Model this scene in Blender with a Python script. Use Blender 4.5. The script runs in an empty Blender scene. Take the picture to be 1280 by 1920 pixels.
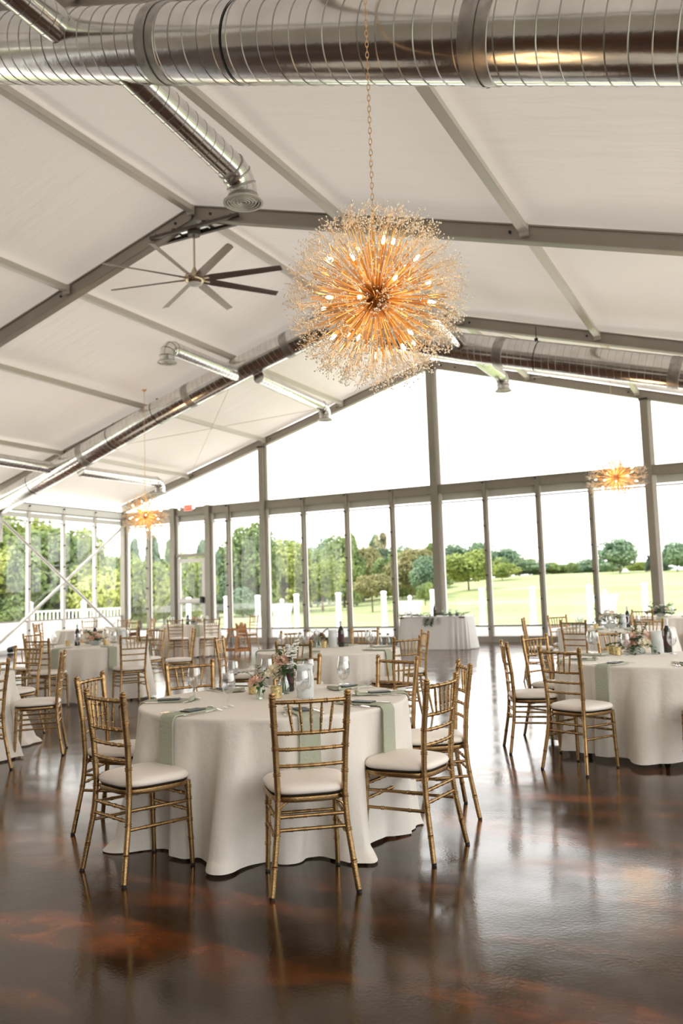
import bpy, math, random
import numpy as np
from mathutils import Vector, Matrix

sc = bpy.context.scene
C = sc.collection
PI = math.pi

# ---------------------------------------------------------------- camera
F_PX, YAW, PITCH, ROLL = 1567.8, .4665, .0967, -.0317
CAM = Vector((7.9316, 0.0, 1.3989))
cyw, syw, cp, sp = math.cos(YAW), math.sin(YAW), math.cos(PITCH), math.sin(PITCH)
fwd = Vector((-syw * cp, cyw * cp, sp))
rgt = Vector((cyw, syw, 0))
upv = rgt.cross(fwd)
r2 = rgt * math.cos(ROLL) + upv * math.sin(ROLL)
u2 = -rgt * math.sin(ROLL) + upv * math.cos(ROLL)
cam_data = bpy.data.cameras.new('camera')
cam = bpy.data.objects.new('camera', cam_data)
C.objects.link(cam)
M = Matrix((r2, u2, -fwd)).transposed().to_4x4()
M.translation = CAM
cam.matrix_world = M
cam_data.sensor_fit = 'HORIZONTAL'
cam_data.sensor_width = 24.0
cam_data.lens = F_PX / 1280 * 24.0
cam_data.clip_end = 2000
cam_data.dof.use_dof = True
cam_data.dof.focus_distance = 4.9
cam_data.dof.aperture_fstop = 2.4
sc.camera = cam

# ---------------------------------------------------------------- world, sun, exposure
world = bpy.data.worlds.new('world')
sc.world = world
world.use_nodes = True
wn, wl = world.node_tree.nodes, world.node_tree.links
bg = wn['Background']
tc = wn.new('ShaderNodeTexCoord')
sep = wn.new('ShaderNodeSeparateXYZ')
rmp = wn.new('ShaderNodeValToRGB')
rmp.color_ramp.elements[0].position = 0.0
rmp.color_ramp.elements[0].color = (1.0, 0.965, 0.915, 1)
rmp.color_ramp.elements[1].position = 0.6
rmp.color_ramp.elements[1].color = (0.93, 0.94, 0.95, 1)
wl.new(tc.outputs['Generated'], sep.inputs[0])
wl.new(sep.outputs['Z'], rmp.inputs[0])
wl.new(rmp.outputs[0], bg.inputs[0])
bg.inputs[1].default_value = 1.0

sun_d = bpy.data.lights.new('sun', 'SUN')
sun_d.energy = 1.3
sun_d.angle = math.radians(8)
sun_d.color = (1.0, 0.93, 0.80)
sun = bpy.data.objects.new('sun', sun_d)
C.objects.link(sun)
sun.rotation_euler = Vector((0.45, 0.40, -0.95)).to_track_quat('-Z', 'Y').to_euler()

sc.view_settings.view_transform = 'Standard'
sc.view_settings.look = 'None'
sc.view_settings.gamma = 1
sc.view_settings.use_curve_mapping = False
sc.view_settings.exposure = 2.1
try:
    sc.cycles.max_bounces = 10
    sc.cycles.transparent_max_bounces = 24
    sc.cycles.use_denoising = True
    sc.cycles.sample_clamp_indirect = 6
except Exception:
    pass

# ---------------------------------------------------------------- materials
def new_mat(name):
    m = bpy.data.materials.new(name)
    m.use_nodes = True
    nt = m.node_tree
    return m, nt, nt.nodes, nt.links, nt.nodes['Principled BSDF']

def pbr(name, col, rough=.5, metal=0., var=0., vscale=8., bump=0., bscale=60., spec=.5, trans=0., coat=0., stretch=None, emis=None):
    m, nt, n, l, b = new_mat(name)
    b.inputs['Base Color'].default_value = (*col, 1)
    b.inputs['Roughness'].default_value = rough
    b.inputs['Metallic'].default_value = metal
    b.inputs['Specular IOR Level'].default_value = spec
    if trans: b.inputs['Transmission Weight'].default_value = trans
    if coat: b.inputs['Coat Weight'].default_value = coat
    if emis:
        b.inputs['Emission Color'].default_value = (*emis[0], 1)
        b.inputs['Emission Strength'].default_value = emis[1]
    if var or bump:
        t = n.new('ShaderNodeTexCoord')
        mp = n.new('ShaderNodeMapping')
        l.new(t.outputs['Object'], mp.inputs[0])
        if stretch: mp.inputs['Scale'].default_value = stretch
    if var:
        no = n.new('ShaderNodeTexNoise'); no.inputs['Scale'].default_value = vscale
        no.inputs['Detail'].default_value = 4
        l.new(mp.outputs[0], no.inputs['Vector'])
        mr = n.new('ShaderNodeMapRange')
        mr.inputs['From Min'].default_value = .3; mr.inputs['From Max'].default_value = .7
        mr.inputs['To Min'].default_value = 1 - var; mr.inputs['To Max'].default_value = 1 + var
        l.new(no.outputs[0], mr.inputs[0])
        mx = n.new('ShaderNodeVectorMath'); mx.operation = 'SCALE'
        mx.inputs[0].default_value = col
        l.new(mr.outputs[0], mx.inputs['Scale'])
        l.new(mx.outputs[0], b.inputs['Base Color'])
    if bump:
        no2 = n.new('ShaderNodeTexNoise'); no2.inputs['Scale'].default_value = bscale
        no2.inputs['Detail'].default_value = 3
        l.new(mp.outputs[0], no2.inputs['Vector'])
        bp = n.new('ShaderNodeBump'); bp.inputs['Strength'].default_value = bump
        bp.inputs['Distance'].default_value = .02
        l.new(no2.outputs[0], bp.inputs['Height'])
        l.new(bp.outputs[0], b.inputs['Normal'])
    return m

def thin_glass(name, tint=(1, 1, 1), refl=.06, edge=.5, rough=0.0, white=0.0):
    """clear sheet: transparent, with a mirror share that grows towards grazing view"""
    m = bpy.data.materials.new(name); m.use_nodes = True
    nt = m.node_tree; n, l = nt.nodes, nt.links
    n.remove(n['Principled BSDF'])
    out = n['Material Output']
    tr = n.new('ShaderNodeBsdfTransparent'); tr.inputs[0].default_value = (*tint, 1)
    gl = n.new('ShaderNodeBsdfGlossy'); gl.inputs['Roughness'].default_value = rough
    lw = n.new('ShaderNodeLayerWeight'); lw.inputs[0].default_value = .35
    mr = n.new('ShaderNodeMapRange')
    mr.inputs['To Min'].default_value = refl; mr.inputs['To Max'].default_value = edge
    l.new(lw.outputs['Facing'], mr.inputs[0])
    mx = n.new('ShaderNodeMixShader')
    l.new(mr.outputs[0], mx.inputs[0]); l.new(tr.outputs[0], mx.inputs[1]); l.new(gl.outputs[0], mx.inputs[2])
    last = mx
    if white:
        df = n.new('ShaderNodeBsdfDiffuse'); df.inputs[0].default_value = (.85, .88, .88, 1)
        m2 = n.new('ShaderNodeMixShader'); m2.inputs[0].default_value = white
        l.new(mx.outputs[0], m2.inputs[1]); l.new(df.outputs[0], m2.inputs[2]); last = m2
    l.new(last.outputs[0], out.inputs[0])
    return m

def fabric(name, col, transl=.2, rough=.8, bump=.2, bscale=(1, 1, 1), bs=3., sheen=0.):
    m, nt, n, l, b = new_mat(name)
    b.inputs['Base Color'].default_value = (*col, 1)
    b.inputs['Roughness'].default_value = rough
    b.inputs['Specular IOR Level'].default_value = .25
    t = n.new('ShaderNodeBsdfTranslucent'); t.inputs[0].default_value = (*col, 1)
    mx = n.new('ShaderNodeMixShader'); mx.inputs[0].default_value = transl
    l.new(b.outputs[0], mx.inputs[1]); l.new(t.outputs[0], mx.inputs[2])
    l.new(mx.outputs[0], n['Material Output'].inputs[0])
    tcn = n.new('ShaderNodeTexCoord'); mp = n.new('ShaderNodeMapping'); mp.inputs['Scale'].default_value = bscale
    no = n.new('ShaderNodeTexNoise'); no.inputs['Scale'].default_value = bs; no.inputs['Detail'].default_value = 5
    l.new(tcn.outputs['Object'], mp.inputs[0]); l.new(mp.outputs[0], no.inputs['Vector'])
    bp = n.new('ShaderNodeBump'); bp.inputs['Strength'].default_value = bump; bp.inputs['Distance'].default_value = .05
    l.new(no.outputs[0], bp.inputs['Height']); l.new(bp.outputs[0], b.inputs['Normal']); l.new(bp.outputs[0], t.inputs['Normal'])
    return m

def leaf_mat(name, c1, c2, scale=.35, transl=.3):
    m, nt, n, l, b = new_mat(name)
    tcn = n.new('ShaderNodeTexCoord')
    no = n.new('ShaderNodeTexNoise'); no.inputs['Scale'].default_value = scale; no.inputs['Detail'].default_value = 6
    l.new(tcn.outputs['Object'], no.inputs['Vector'])
    rp = n.new('ShaderNodeValToRGB')
    rp.color_ramp.elements[0].position = .38; rp.color_ramp.elements[0].color = (*c1, 1)
    rp.color_ramp.elements[1].position = .62; rp.color_ramp.elements[1].color = (*c2, 1)
    l.new(no.outputs[0], rp.inputs[0]); l.new(rp.outputs[0], b.inputs['Base Color'])
    b.inputs['Roughness'].default_value = .6; b.inputs['Specular IOR Level'].default_value = .3
    t = n.new('ShaderNodeBsdfTranslucent'); l.new(rp.outputs[0], t.inputs[0])
    mx = n.new('ShaderNodeMixShader'); mx.inputs[0].default_value = transl
    l.new(b.outputs[0], mx.inputs[1]); l.new(t.outputs[0], mx.inputs[2]); l.new(mx.outputs[0], n['Material Output'].inputs[0])
    return m

def floor_mat():
    m, nt, n, l, b = new_mat('stained_concrete')
    tcn = n.new('ShaderNodeTexCoord')
    def noise(scale, detail=5, sc_=(1, 1, 1), rot=0., dist=0.):
        mp = n.new('ShaderNodeMapping'); mp.inputs['Scale'].default_value = sc_; mp.inputs['Rotation'].default_value = (0, 0, rot)
        l.new(tcn.outputs['Object'], mp.inputs[0])
        no = n.new('ShaderNodeTexNoise'); no.inputs['Scale'].default_value = scale; no.inputs['Detail'].default_value = detail
        no.inputs['Distortion'].default_value = dist
        l.new(mp.outputs[0], no.inputs['Vector']); return no.outputs[0]
    def ramp(src, stops):
        r = n.new('ShaderNodeValToRGB'); e = r.color_ramp.elements
        e[0].position, e[0].color = stops[0][0], (*stops[0][1], 1)
        e[1].position, e[1].color = stops[1][0], (*stops[1][1], 1)
        for p_, c_ in stops[2:]:
            k = e.new(p_); k.color = (*c_, 1)
        l.new(src, r.inputs[0]); return r.outputs[0]
    def mixc(f, a, c):
        x = n.new('ShaderNodeMix'); x.data_type = 'RGBA'
        l.new(f, x.inputs[0])
        for s, v in ((6, a), (7, c)):
            if isinstance(v, tuple): x.inputs[s].default_value = (*v, 1)
            else: l.new(v, x.inputs[s])
        return x.outputs[2]
    base = ramp(noise(.9, 8, dist=.4), [(.35, (.013, .0052, .0020)), (.65, (.038, .0150, .0055))])
    fine = ramp(noise(14, 6), [(.3, (0, 0, 0)), (.75, (1, 1, 1))])
    base = mixc(fine, base, (.030, .014, .006))
    om = ramp(noise(.75, 4, (1, 3.4, 1), .45, .5), [(.50, (0, 0, 0)), (.72, (1, 1, 1))])
    br = ramp(noise(5, 5, dist=.5), [(.30, (0, 0, 0)), (.80, (1, 1, 1))])
    mul = n.new('ShaderNodeMix'); mul.data_type = 'RGBA'; mul.blend_type = 'MULTIPLY'; mul.inputs[0].default_value = 1
    l.new(om, mul.inputs[6]); l.new(br, mul.inputs[7])
    col = mixc(mul.outputs[2], base, (.46, .11, .02))
    # saw-cut joints and hairline cracks
    sp_ = n.new('ShaderNodeSeparateXYZ')
    mp = n.new('ShaderNodeMapping'); l.new(tcn.outputs['Object'], mp.inputs[0])
    wob = noise(1.1, 4)
    def line(axis, at, w, amp=0.0):
        l.new(mp.outputs[0], sp_.inputs[0])
        s = n.new('ShaderNodeMath'); s.operation = 'SUBTRACT'; l.new(sp_.outputs[axis], s.inputs[0]); s.inputs[1].default_value = at
        if amp:
            a2 = n.new('ShaderNodeMath'); a2.operation = 'MULTIPLY_ADD'
            l.new(wob, a2.inputs[0]); a2.inputs[1].default_value = amp; l.new(s.outputs[0], a2.inputs[2]); s = a2
        ab = n.new('ShaderNodeMath'); ab.operation = 'ABSOLUTE'; l.new(s.outputs[0], ab.inputs[0])
        lt = n.new('ShaderNodeMath'); lt.operation = 'LESS_THAN'; l.new(ab.outputs[0], lt.inputs[0]); lt.inputs[1].default_value = w
        return lt.outputs[0]
    ls = [line('X', 3.98, .012), line('Y', 4.98, .006, .0), line('Y', 12.2, .012), line('X', -4.0, .012), line('Y', 3.35, .0022, .9)]
    acc = ls[0]
    for k in ls[1:]:
        mxm = n.new('ShaderNodeMath'); mxm.operation = 'MAXIMUM'; l.new(acc, mxm.inputs[0]); l.new(k, mxm.inputs[1]); acc = mxm.outputs[0]
    dk = n.new('ShaderNodeMath'); dk.operation = 'MULTIPLY'; l.new(acc, dk.inputs[0]); dk.inputs[1].default_value = .75
    col = mixc(dk.outputs[0], col, (.018, .013, .010))
    l.new(col, b.inputs['Base Color'])
    rr = n.new('ShaderNodeMapRange'); rr.inputs['To Min'].default_value = .075; rr.inputs['To Max'].default_value = .20
    rr.inputs['From Min'].default_value = .3; rr.inputs['From Max'].default_value = .7
    l.new(noise(2.2, 7, dist=.3), rr.inputs[0]); l.new(rr.outputs[0], b.inputs['Roughness'])
    b.inputs['Specular IOR Level'].default_value = .5
    bp = n.new('ShaderNodeBump'); bp.inputs['Strength'].default_value = .04; bp.inputs['Distance'].default_value = .01
    l.new(noise(60, 4), bp.inputs['Height'])
    bp2 = n.new('ShaderNodeBump'); bp2.inputs['Strength'].default_value = .045; bp2.inputs['Distance'].default_value = .05
    l.new(noise(2.4, 2), bp2.inputs['Height']); l.new(bp.outputs[0], bp2.inputs['Normal'])
    l.new(bp2.outputs[0], b.inputs['Normal'])
    return m

def lawn_mat():
    m, nt, n, l, b = new_mat('lawn_grass')
    tcn = n.new('ShaderNodeTexCoord')
    mp = n.new('ShaderNodeMapping'); mp.inputs['Scale'].default_value = (1, 2.5, 1); l.new(tcn.outputs['Object'], mp.inputs[0])
    no = n.new('ShaderNodeTexNoise'); no.inputs['Scale'].default_value = .045; no.inputs['Detail'].default_value = 5
    l.new(mp.outputs[0], no.inputs['Vector'])
    rp = n.new('ShaderNodeValToRGB'); e = rp.color_ramp.elements
    e[0].position = .35; e[0].color = (.13, .17, .055, 1); e[1].position = .62; e[1].color = (.22, .255, .10, 1)
    k = e.new(.72); k.color = (.34, .30, .19, 1)
    l.new(no.outputs[0], rp.inputs[0]); l.new(rp.outputs[0], b.inputs['Base Color'])
    b.inputs['Roughness'].default_value = .9
    return m

MT = {}
MT['gold'] = pbr('gold_paint', (.40, .255, .115), .27, .92, var=.22, vscale=18, bump=.12, bscale=120)
MT['cushion'] = pbr('ivory_vinyl', (.86, .79, .72), .5, bump=.05, bscale=30)
MT['cushion_dark'] = pbr('cushion_underside', (.03, .025, .022), .9)
MT['cloth'] = fabric('cream_linen', (.92, .875, .80), .10, .85, .10, (1, 1, 1), 25)
MT['cloth_white'] = fabric('white_linen', (.92, .92, .90), .15, .85, .10, (1, 1, 1), 25)
MT['sage'] = fabric('sage_linen', (.49, .52, .405), .10, .85, .2, (1, 1, 1), 60)
MT['slate'] = pbr('charcoal_card', (.035, .042, .042), .5)
MT['silver'] = pbr('polished_steel', (.55, .52, .48), .16, 1.)
MT['glass'] = thin_glass('goblet_glass', (.965, .97, .97), .09, .72, .06)
MT['vase_glass'] = thin_glass('vase_glass', (.91, .95, .92), .08, .6)
MT['frosted'] = thin_glass('frosted_plastic', (.93, .96, .96), .08, .5, .15, .55)
MT['water'] = thin_glass('water_in_glass', (.93, .96, .96), .12, .5)
MT['votive'] = pbr('mercury_gold_glass', (.62, .50, .24), .28, .55, var=.35, vscale=70, bump=.3, bscale=90)
MT['wax'] = pbr('candle_wax', (.9, .85, .72), .5)
MT['wine'] = pbr('dark_bottle_glass', (.008, .010, .008), .08, spec=.8)
MT['wine_label'] = pbr('burgundy_label', (.055, .012, .016), .5)
MT['capsule'] = pbr('bottle_capsule', (.10, .09, .09), .35)
MT['capsule_pale'] = pbr('pale_bottle_capsule', (.75, .74, .72), .35)
MT['rose'] = pbr('peach_petals', (.88, .60, .46), .65, var=.10, vscale=20)
MT['blush'] = pbr('blush_petals', (.88, .68, .56), .65, var=.1, vscale=20)
MT['cream_rose'] = pbr('cream_petals', (.90, .84, .66), .65, var=.08, vscale=20)
MT['white_petal'] = pbr('white_petals', (.90, .89, .83), .6)
MT['rust'] = pbr('rust_brown_petals', (.52, .27, .17), .65, var=.2, vscale=20)
MT['leaf'] = leaf_mat('sprig_leaf', (.045, .09, .035), (.09, .15, .055), 12, .15)
MT['leaf2'] = leaf_mat('pale_sprig_leaf', (.16, .22, .07), (.25, .30, .10), 12, .2)
MT['stem'] = pbr('green_stem', (.10, .17, .06), .6)
MT['alu'] = pbr('grey_aluminium', (.29, .27, .225), .42, .35, var=.05, vscale=3)
MT['alu_light'] = pbr('white_aluminium', (.72, .70, .67), .4, .1)
MT['alu_beam'] = pbr('painted_beam', (.33, .295, .255), .45, .25, var=.06, vscale=2)
MT['purlin'] = pbr('purlin_metal', (.62, .58, .52), .4, .3)
MT['white_panel'] = pbr('white_panel', (.86, .86, .85), .5)
MT['back_wall'] = pbr('taupe_back_wall', (.50, .45, .40), .7)
MT['grey_fascia'] = pbr('fascia_panel', (.55, .55, .50), .5)
MT['dark_metal'] = pbr('dark_bolt', (.03, .028, .025), .45, .3)
MT['duct'] = pbr('galvanised_duct', (.74, .735, .72), .17, 1., var=.10, vscale=5, bump=.05, bscale=14, stretch=(1, 1, 1))
MT['duct_seam'] = pbr('duct_seam', (.42, .41, .39), .4, 1.)
MT['duct_collar'] = pbr('duct_collar', (.42, .40, .38), .4, .9, var=.25, vscale=9)
MT['fan_motor'] = pbr('brushed_nickel', (.55, .44, .33), .25, 1.)
MT['fan_bracket'] = pbr('dark_bracket_steel', (.10, .085, .075), .4, .6)
MT['fan_blade'] = pbr('fan_blade_metal', (.30, .26, .23), .38, .75)
MT['brass'] = pbr('chandelier_gold', (.90, .50, .17), .30, 1.)
MT['bead'] = pbr('glass_bead', (.95, .90, .84), .15, spec=.8, coat=.5)
MT['wire'] = pbr('fine_gold_wire', (.85, .66, .42), .35, .8)
MT['bulb'] = pbr('lit_bulb', (1, .9, .7), .3, emis=((1.0, .74, .42), 7.))
MT['chain'] = pbr('gold_chain', (.78, .52, .30), .3, 1.)
MT['wood_orange'] = pbr('orange_varnished_wood', (.48, .22, .07), .4, var=.12, vscale=10)
MT['wood_dark'] = pbr('dark_walnut_wood', (.12, .045, .025), .4, var=.12, vscale=10)
MT['pane'] = thin_glass('window_pane', (.985, .99, .985), .03, .35)
MT['sign_red'] = pbr('exit_red', (.70, .05, .03), .5, emis=((1, .08, .04), .5))
MT['sign_white'] = pbr('sign_housing', (.8, .79, .76), .5)
MT['lamp_lens'] = pbr('lamp_lens', (.9, .88, .8), .3, emis=((1, .93, .8), .6))
MT['floor'] = floor_mat()
MT['lawn'] = lawn_mat()
MT['patio'] = pbr('pale_concrete', (.62, .60, .56), .8, var=.06, vscale=.6)
MT['ceiling'] = fabric('tent_liner', (.82, .76, .71), .07, .45, .5, (.45, 3.0, 1), 1.2)
MT['wall_vinyl'] = fabric('white_wall_vinyl', (.90, .90, .90), .60, .4, .05, (1, 1, 1), 3)
MT['header_vinyl'] = fabric('header_vinyl', (.80, .80, .78), .28, .4, .05, (1, 1, 1), 3)
MT['dark_rail'] = pbr('dark_glazing_rail', (.13, .12, .095), .5)
MT['white_vinyl'] = pbr('white_vinyl_post', (.86, .86, .86), .45)
MT['bark'] = pbr('bark', (.14, .10, .075), .9, var=.2, vscale=4)
MT['tree_a'] = leaf_mat('foliage_bright', (.16, .22, .05), (.42, .46, .13))
MT['tree_b'] = leaf_mat('foliage_mid', (.11, .17, .06), (.27, .34, .12))
MT['tree_c'] = leaf_mat('foliage_haze_blue_green', (.10, .17, .11), (.22, .31, .18))  # bluish tone puts distance haze into the leaf colour
MT['tree_d'] = leaf_mat('foliage_dark', (.06, .10, .075), (.11, .16, .11))
MT['tree_e'] = leaf_mat('foliage_autumn', (.17, .17, .07), (.36, .32, .14))

# ---------------------------------------------------------------- mesh collector
class MB:
    def __init__(s): s.v = []; s.f = []; s.mi = []; s.cur = 0
    def add(s, vs, fs):
        o = len(s.v); s.v += [tuple(v) for v in vs]; s.f += [tuple(i + o for i in f) for f in fs]; s.mi += [s.cur] * len(fs)
    def box(s, c, d, rz=0., M=None):
        hx, hy, hz = d[0] / 2, d[1] / 2, d[2] / 2
        vs = [Vector((x * hx, y * hy, z * hz)) for x in (-1, 1) for y in (-1, 1) for z in (-1, 1)]
        if M is None: M = Matrix.Rotation(rz, 3, 'Z')
        vs = [M @ v + Vector(c) for v in vs]
        s.add(vs, [(0, 1, 3, 2), (4, 6, 7, 5), (0, 4, 5, 1), (2, 3, 7, 6), (0, 2, 6, 4), (1, 5, 7, 3)])
    def beam(s, a, b, w, h, up=(0, 0, 1)):
        """rectangular bar from a to b, w sideways, h along up"""
        a, b = Vector(a), Vector(b); t = (b - a).normalized(); sd = t.cross(Vector(up)).normalized(); u = sd.cross(t)
        vs = []
        for p in (a, b):
            for i, j in ((-1, -1), (1, -1), (1, 1), (-1, 1)): vs.append(p + sd * (i * w / 2) + u * (j * h / 2))
        s.add(vs, [(3, 2, 1, 0), (4, 5, 6, 7), (0, 1, 5, 4), (1, 2, 6, 5), (2, 3, 7, 6), (3, 0, 4, 7)])
    def sweep(s, pts, radii, seg=10, caps=True):
        pts = [Vector(p) for p in pts]; n = len(pts)
        tans = []
        for i in range(n):
            a, b = pts[max(0, i - 1)], pts[min(n - 1, i + 1)]
            t = (b - a); tans.append(t.normalized() if t.length > 1e-9 else (tans[-1] if tans else Vector((0, 0, 1))))
        ref = Vector((0, 0, 1)) if abs(tans[0].z) < .9 else Vector((0, 1, 0))
        u = tans[0].cross(ref).normalized()
        vs, fs = [], []
        for i in range(n):
            t = tans[i]; u = (u - t * u.dot(t)).normalized(); w = t.cross(u); r = radii[i] if hasattr(radii, '__len__') else radii
            for k in range(seg):
                a = 2 * PI * k / seg; vs.append(pts[i] + (u * math.cos(a) + w * math.sin(a)) * r)
        for i in range(n - 1):
            for k in range(seg):
                k2 = (k + 1) % seg; fs.append((i * seg + k, i * seg + k2, (i + 1) * seg + k2, (i + 1) * seg + k))
        if caps: fs.append(tuple(range(seg - 1, -1, -1))); fs.append(tuple((n - 1) * seg + k for k in range(seg)))
        s.add(vs, fs)
    def tube(s, a, b, r, seg=8, r2=None): s.sweep([a, b], [r, r if r2 is None else r2], seg)
    def lathe(s, prof, c=(0, 0, 0), seg=24, capb=True, capt=True, M=None):
        vs, fs = [], []; c = Vector(c)
        for r, z in prof:
            for k in range(seg):
                a = 2 * PI * k / seg; v = Vector((r * math.cos(a), r * math.sin(a), z))
                vs.append((M @ v if M else v) + c)
        for i in range(len(prof) - 1):
            for k in range(seg):
                k2 = (k + 1) % seg; fs.append((i * seg + k, i * seg + k2, (i + 1) * seg + k2, (i + 1) * seg + k))
        if capb: fs.append(tuple(range(seg - 1, -1, -1)))
        if capt: fs.append(tuple((len(prof) - 1) * seg + k for k in range(seg)))
        s.add(vs, fs)
    def ball(s, c, r, lat=6, lon=8, sc_=(1, 1, 1)):
        prof = [(math.sin(PI * i / lat), -math.cos(PI * i / lat)) for i in range(1, lat)]
        vs, fs = [], []; c = Vector(c)
        vs.append(c + Vector((0, 0, -r * sc_[2])))
        for pr, pz in prof:
            for k in range(lon):
                a = 2 * PI * k / lon; vs.append(c + Vector((pr * math.cos(a) * r * sc_[0], pr * math.sin(a) * r * sc_[1], pz * r * sc_[2])))
        vs.append(c + Vector((0, 0, r * sc_[2]))); top = len(vs) - 1
        for k in range(lon):
            k2 = (k + 1) % lon
            fs.append((0, 1 + k2, 1 + k))
            for i in range(lat - 2): fs.append((1 + i * lon + k, 1 + i * lon + k2, 1 + (i + 1) * lon + k2, 1 + (i + 1) * lon + k))
            fs.append((top, 1 + (lat - 2) * lon + k, 1 + (lat - 2) * lon + k2))
        s.add(vs, fs)
    def octa(s, c, r):
        c = Vector(c); vs = [c + Vector(d) * r for d in ((1, 0, 0), (-1, 0, 0), (0, 1, 0), (0, -1, 0), (0, 0, 1), (0, 0, -1))]
        s.add(vs, [(0, 2, 4), (2, 1, 4), (1, 3, 4), (3, 0, 4), (2, 0, 5), (1, 2, 5), (3, 1, 5), (0, 3, 5)])
    def torus(s, c, R, r, M=None, seg=16, sg2=6, sy=1.):
        vs, fs = [], []; c = Vector(c)
        for i in range(seg):
            a = 2 * PI * i / seg
            for j in range(sg2):
                b = 2 * PI * j / sg2; q = Vector(((R + r * math.cos(b)) * math.cos(a), (R + r * math.cos(b)) * math.sin(a) * sy, r * math.sin(b)))
                vs.append((M @ q if M else q) + c)
        for i in range(seg):
            for j in range(sg2):
                i2, j2 = (i + 1) % seg, (j + 1) % sg2
                fs.append((i * sg2 + j, i2 * sg2 + j, i2 * sg2 + j2, i * sg2 + j2))
        s.add(vs, fs)
    def mesh(s, name, mats, smooth=True, angle=40):
        me = bpy.data.meshes.new(name); me.from_pydata(s.v, [], s.f)
        for m in (mats if isinstance(mats, (list, tuple)) else [mats]): me.materials.append(MT[m] if isinstance(m, str) else m)
        if any(s.mi): me.polygons.foreach_set('material_index', s.mi)
        if smooth:
            me.polygons.foreach_set('use_smooth', [True] * len(me.polygons))
            try: me.set_sharp_from_angle(angle=math.radians(angle))
            except Exception: pass
        me.update(); return me

def put(name, mesh, parent=None, loc=None, rot=None, M=None):
    o = bpy.data.objects.new(name, mesh); C.objects.link(o)
    if parent is not None: o.parent = parent
    if M is not None: o.matrix_local = M
    if loc is not None: o.location = loc
    if rot is not None: o.rotation_euler = rot
    return o

def part(name, mb, mat, parent, smooth=True, angle=40): return put(name, mb.mesh(name, mat, smooth, angle), parent)

def tag(o, label=None, cat=None, group=None, kind=None):
    if label: o['label'] = label
    if cat: o['category'] = cat
    if group: o['group'] = group
    if kind: o['kind'] = kind
    return o

def thing(name, label, cat, loc=(0, 0, 0), rz=0., group=None):
    o = bpy.data.objects.new(name, None); C.objects.link(o)
    o.location = loc; o.rotation_euler = (0, 0, rz); o.empty_display_size = .1
    return tag(o, label, cat, group)

def struct(name, mb, mat, parent=None, smooth=False, kind='structure'):
    o = part(name, mb, mat, parent, smooth)
    if parent is None: o['kind'] = kind
    return o

def kids(o): return [c for c in bpy.data.objects if c.parent == o]
CH = {}
def dup(root, loc, rz=0., label=None, group=None, scale=None):
    """copy of a thing with its parts and their sub-parts"""
    r = root.copy(); C.objects.link(r); r.location = loc; r.rotation_euler = (0, 0, rz)
    if scale: r.scale = (scale,) * 3
    if label: r['label'] = label
    if group: r['group'] = group
    if root.name not in CH: CH[root.name] = [(c, kids(c)) for c in kids(root)]
    for c, gs in CH[root.name]:
        c2 = c.copy(); C.objects.link(c2); c2.parent = r
        for g in gs:
            g2 = g.copy(); C.objects.link(g2); g2.parent = c2
    return r

# ---------------------------------------------------------------- tent dimensions
YC, W, BAY = 21.495, 11.057, 5.3668
HR, SL, HH = 7.5506, .2942, 4.2674          # rafter underside at the ridge, roof slope, header top
RD, RW = .22, .13                           # rafter depth and width
frames = [YC - BAY * k for k in range(6)]
YBACK = frames[-1]
def roof(x, off=0.): return HR + off - SL * abs(x)

# ---- floor
mb = MB(); mb.box((0, (YC + YBACK) / 2, -.06), (2 * W, YC - YBACK, .12)); struct('floor', mb, 'floor')

# ---- ceiling liner: one sagging sheet per side, laid over rafters and purlins
mb = MB()
rng = random.Random(3)
NX, NYB = 44, 14
for sg in (-1, 1):
    vs, fs = [], []
    ys = []
    for k in range(5):
        for j in range(NYB): ys.append((YBACK + BAY * (k + j / NYB), j / NYB))
    ys.append((YC, 0.))
    for y, fy in ys:
        for i in range(NX + 1):
            x = W * i / NX
            pf = (x / (W / 4)) % 1.0
            sag = .07 * math.sin(PI * fy) * (.6 + .4 * math.sin(PI * pf))
            wr = .010 * math.sin(x * 9 + 2 * math.sin(y * 1.3)) * math.sin(PI * fy) + .012 * math.sin(y * 2.1 + x * 1.7)
            vs.append((sg * x, y, roof(x, RD + .05 + sag * .6 + wr)))
    for j in range(len(ys) - 1):
        for i in range(NX):
            a = j * (NX + 1) + i; q = (a, a + 1, a + NX + 2, a + NX + 1)
            fs.append(q if sg < 0 else q[::-1])
    mb.add(vs, fs)
struct('ceiling', mb, 'ceiling', smooth=True)

# ---- rafters (one per frame), purlins
tn = [0]
def trim(mb, mat, smooth=False):
    tn[0] += 1
    return struct('trim_%d' % tn[0], mb, mat, smooth=smooth)
for y in frames:
    mb = MB()
    for sg in (-1, 1):
        mb.beam((0, y, roof(0, RD / 2)), (sg * W, y, roof(W, RD / 2)), RW, RD)
        mb.beam((sg * .02, y, roof(0, .005)), (sg * W, y, roof(W, .005)), RW + .05, .02)      # lower flange
        mb.beam((sg * .02, y, roof(0, RD - .005)), (sg * W, y, roof(W, RD - .005)), RW + .05, .02)
    t = trim(mb, 'alu_beam')
    mb = MB()
    for sg in (-1, 1):
        for x in (.35, .75, 2.9, 5.2, 8.1):
            for yy in (-1, 1):
                mb.tube((sg * x, y + yy * (RW / 2), roof(x, RD / 2)), (sg * x, y + yy * (RW / 2 + .02), roof(x, RD / 2)), .022, 8)
    part('bolt', mb, 'dark_metal', t)
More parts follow.
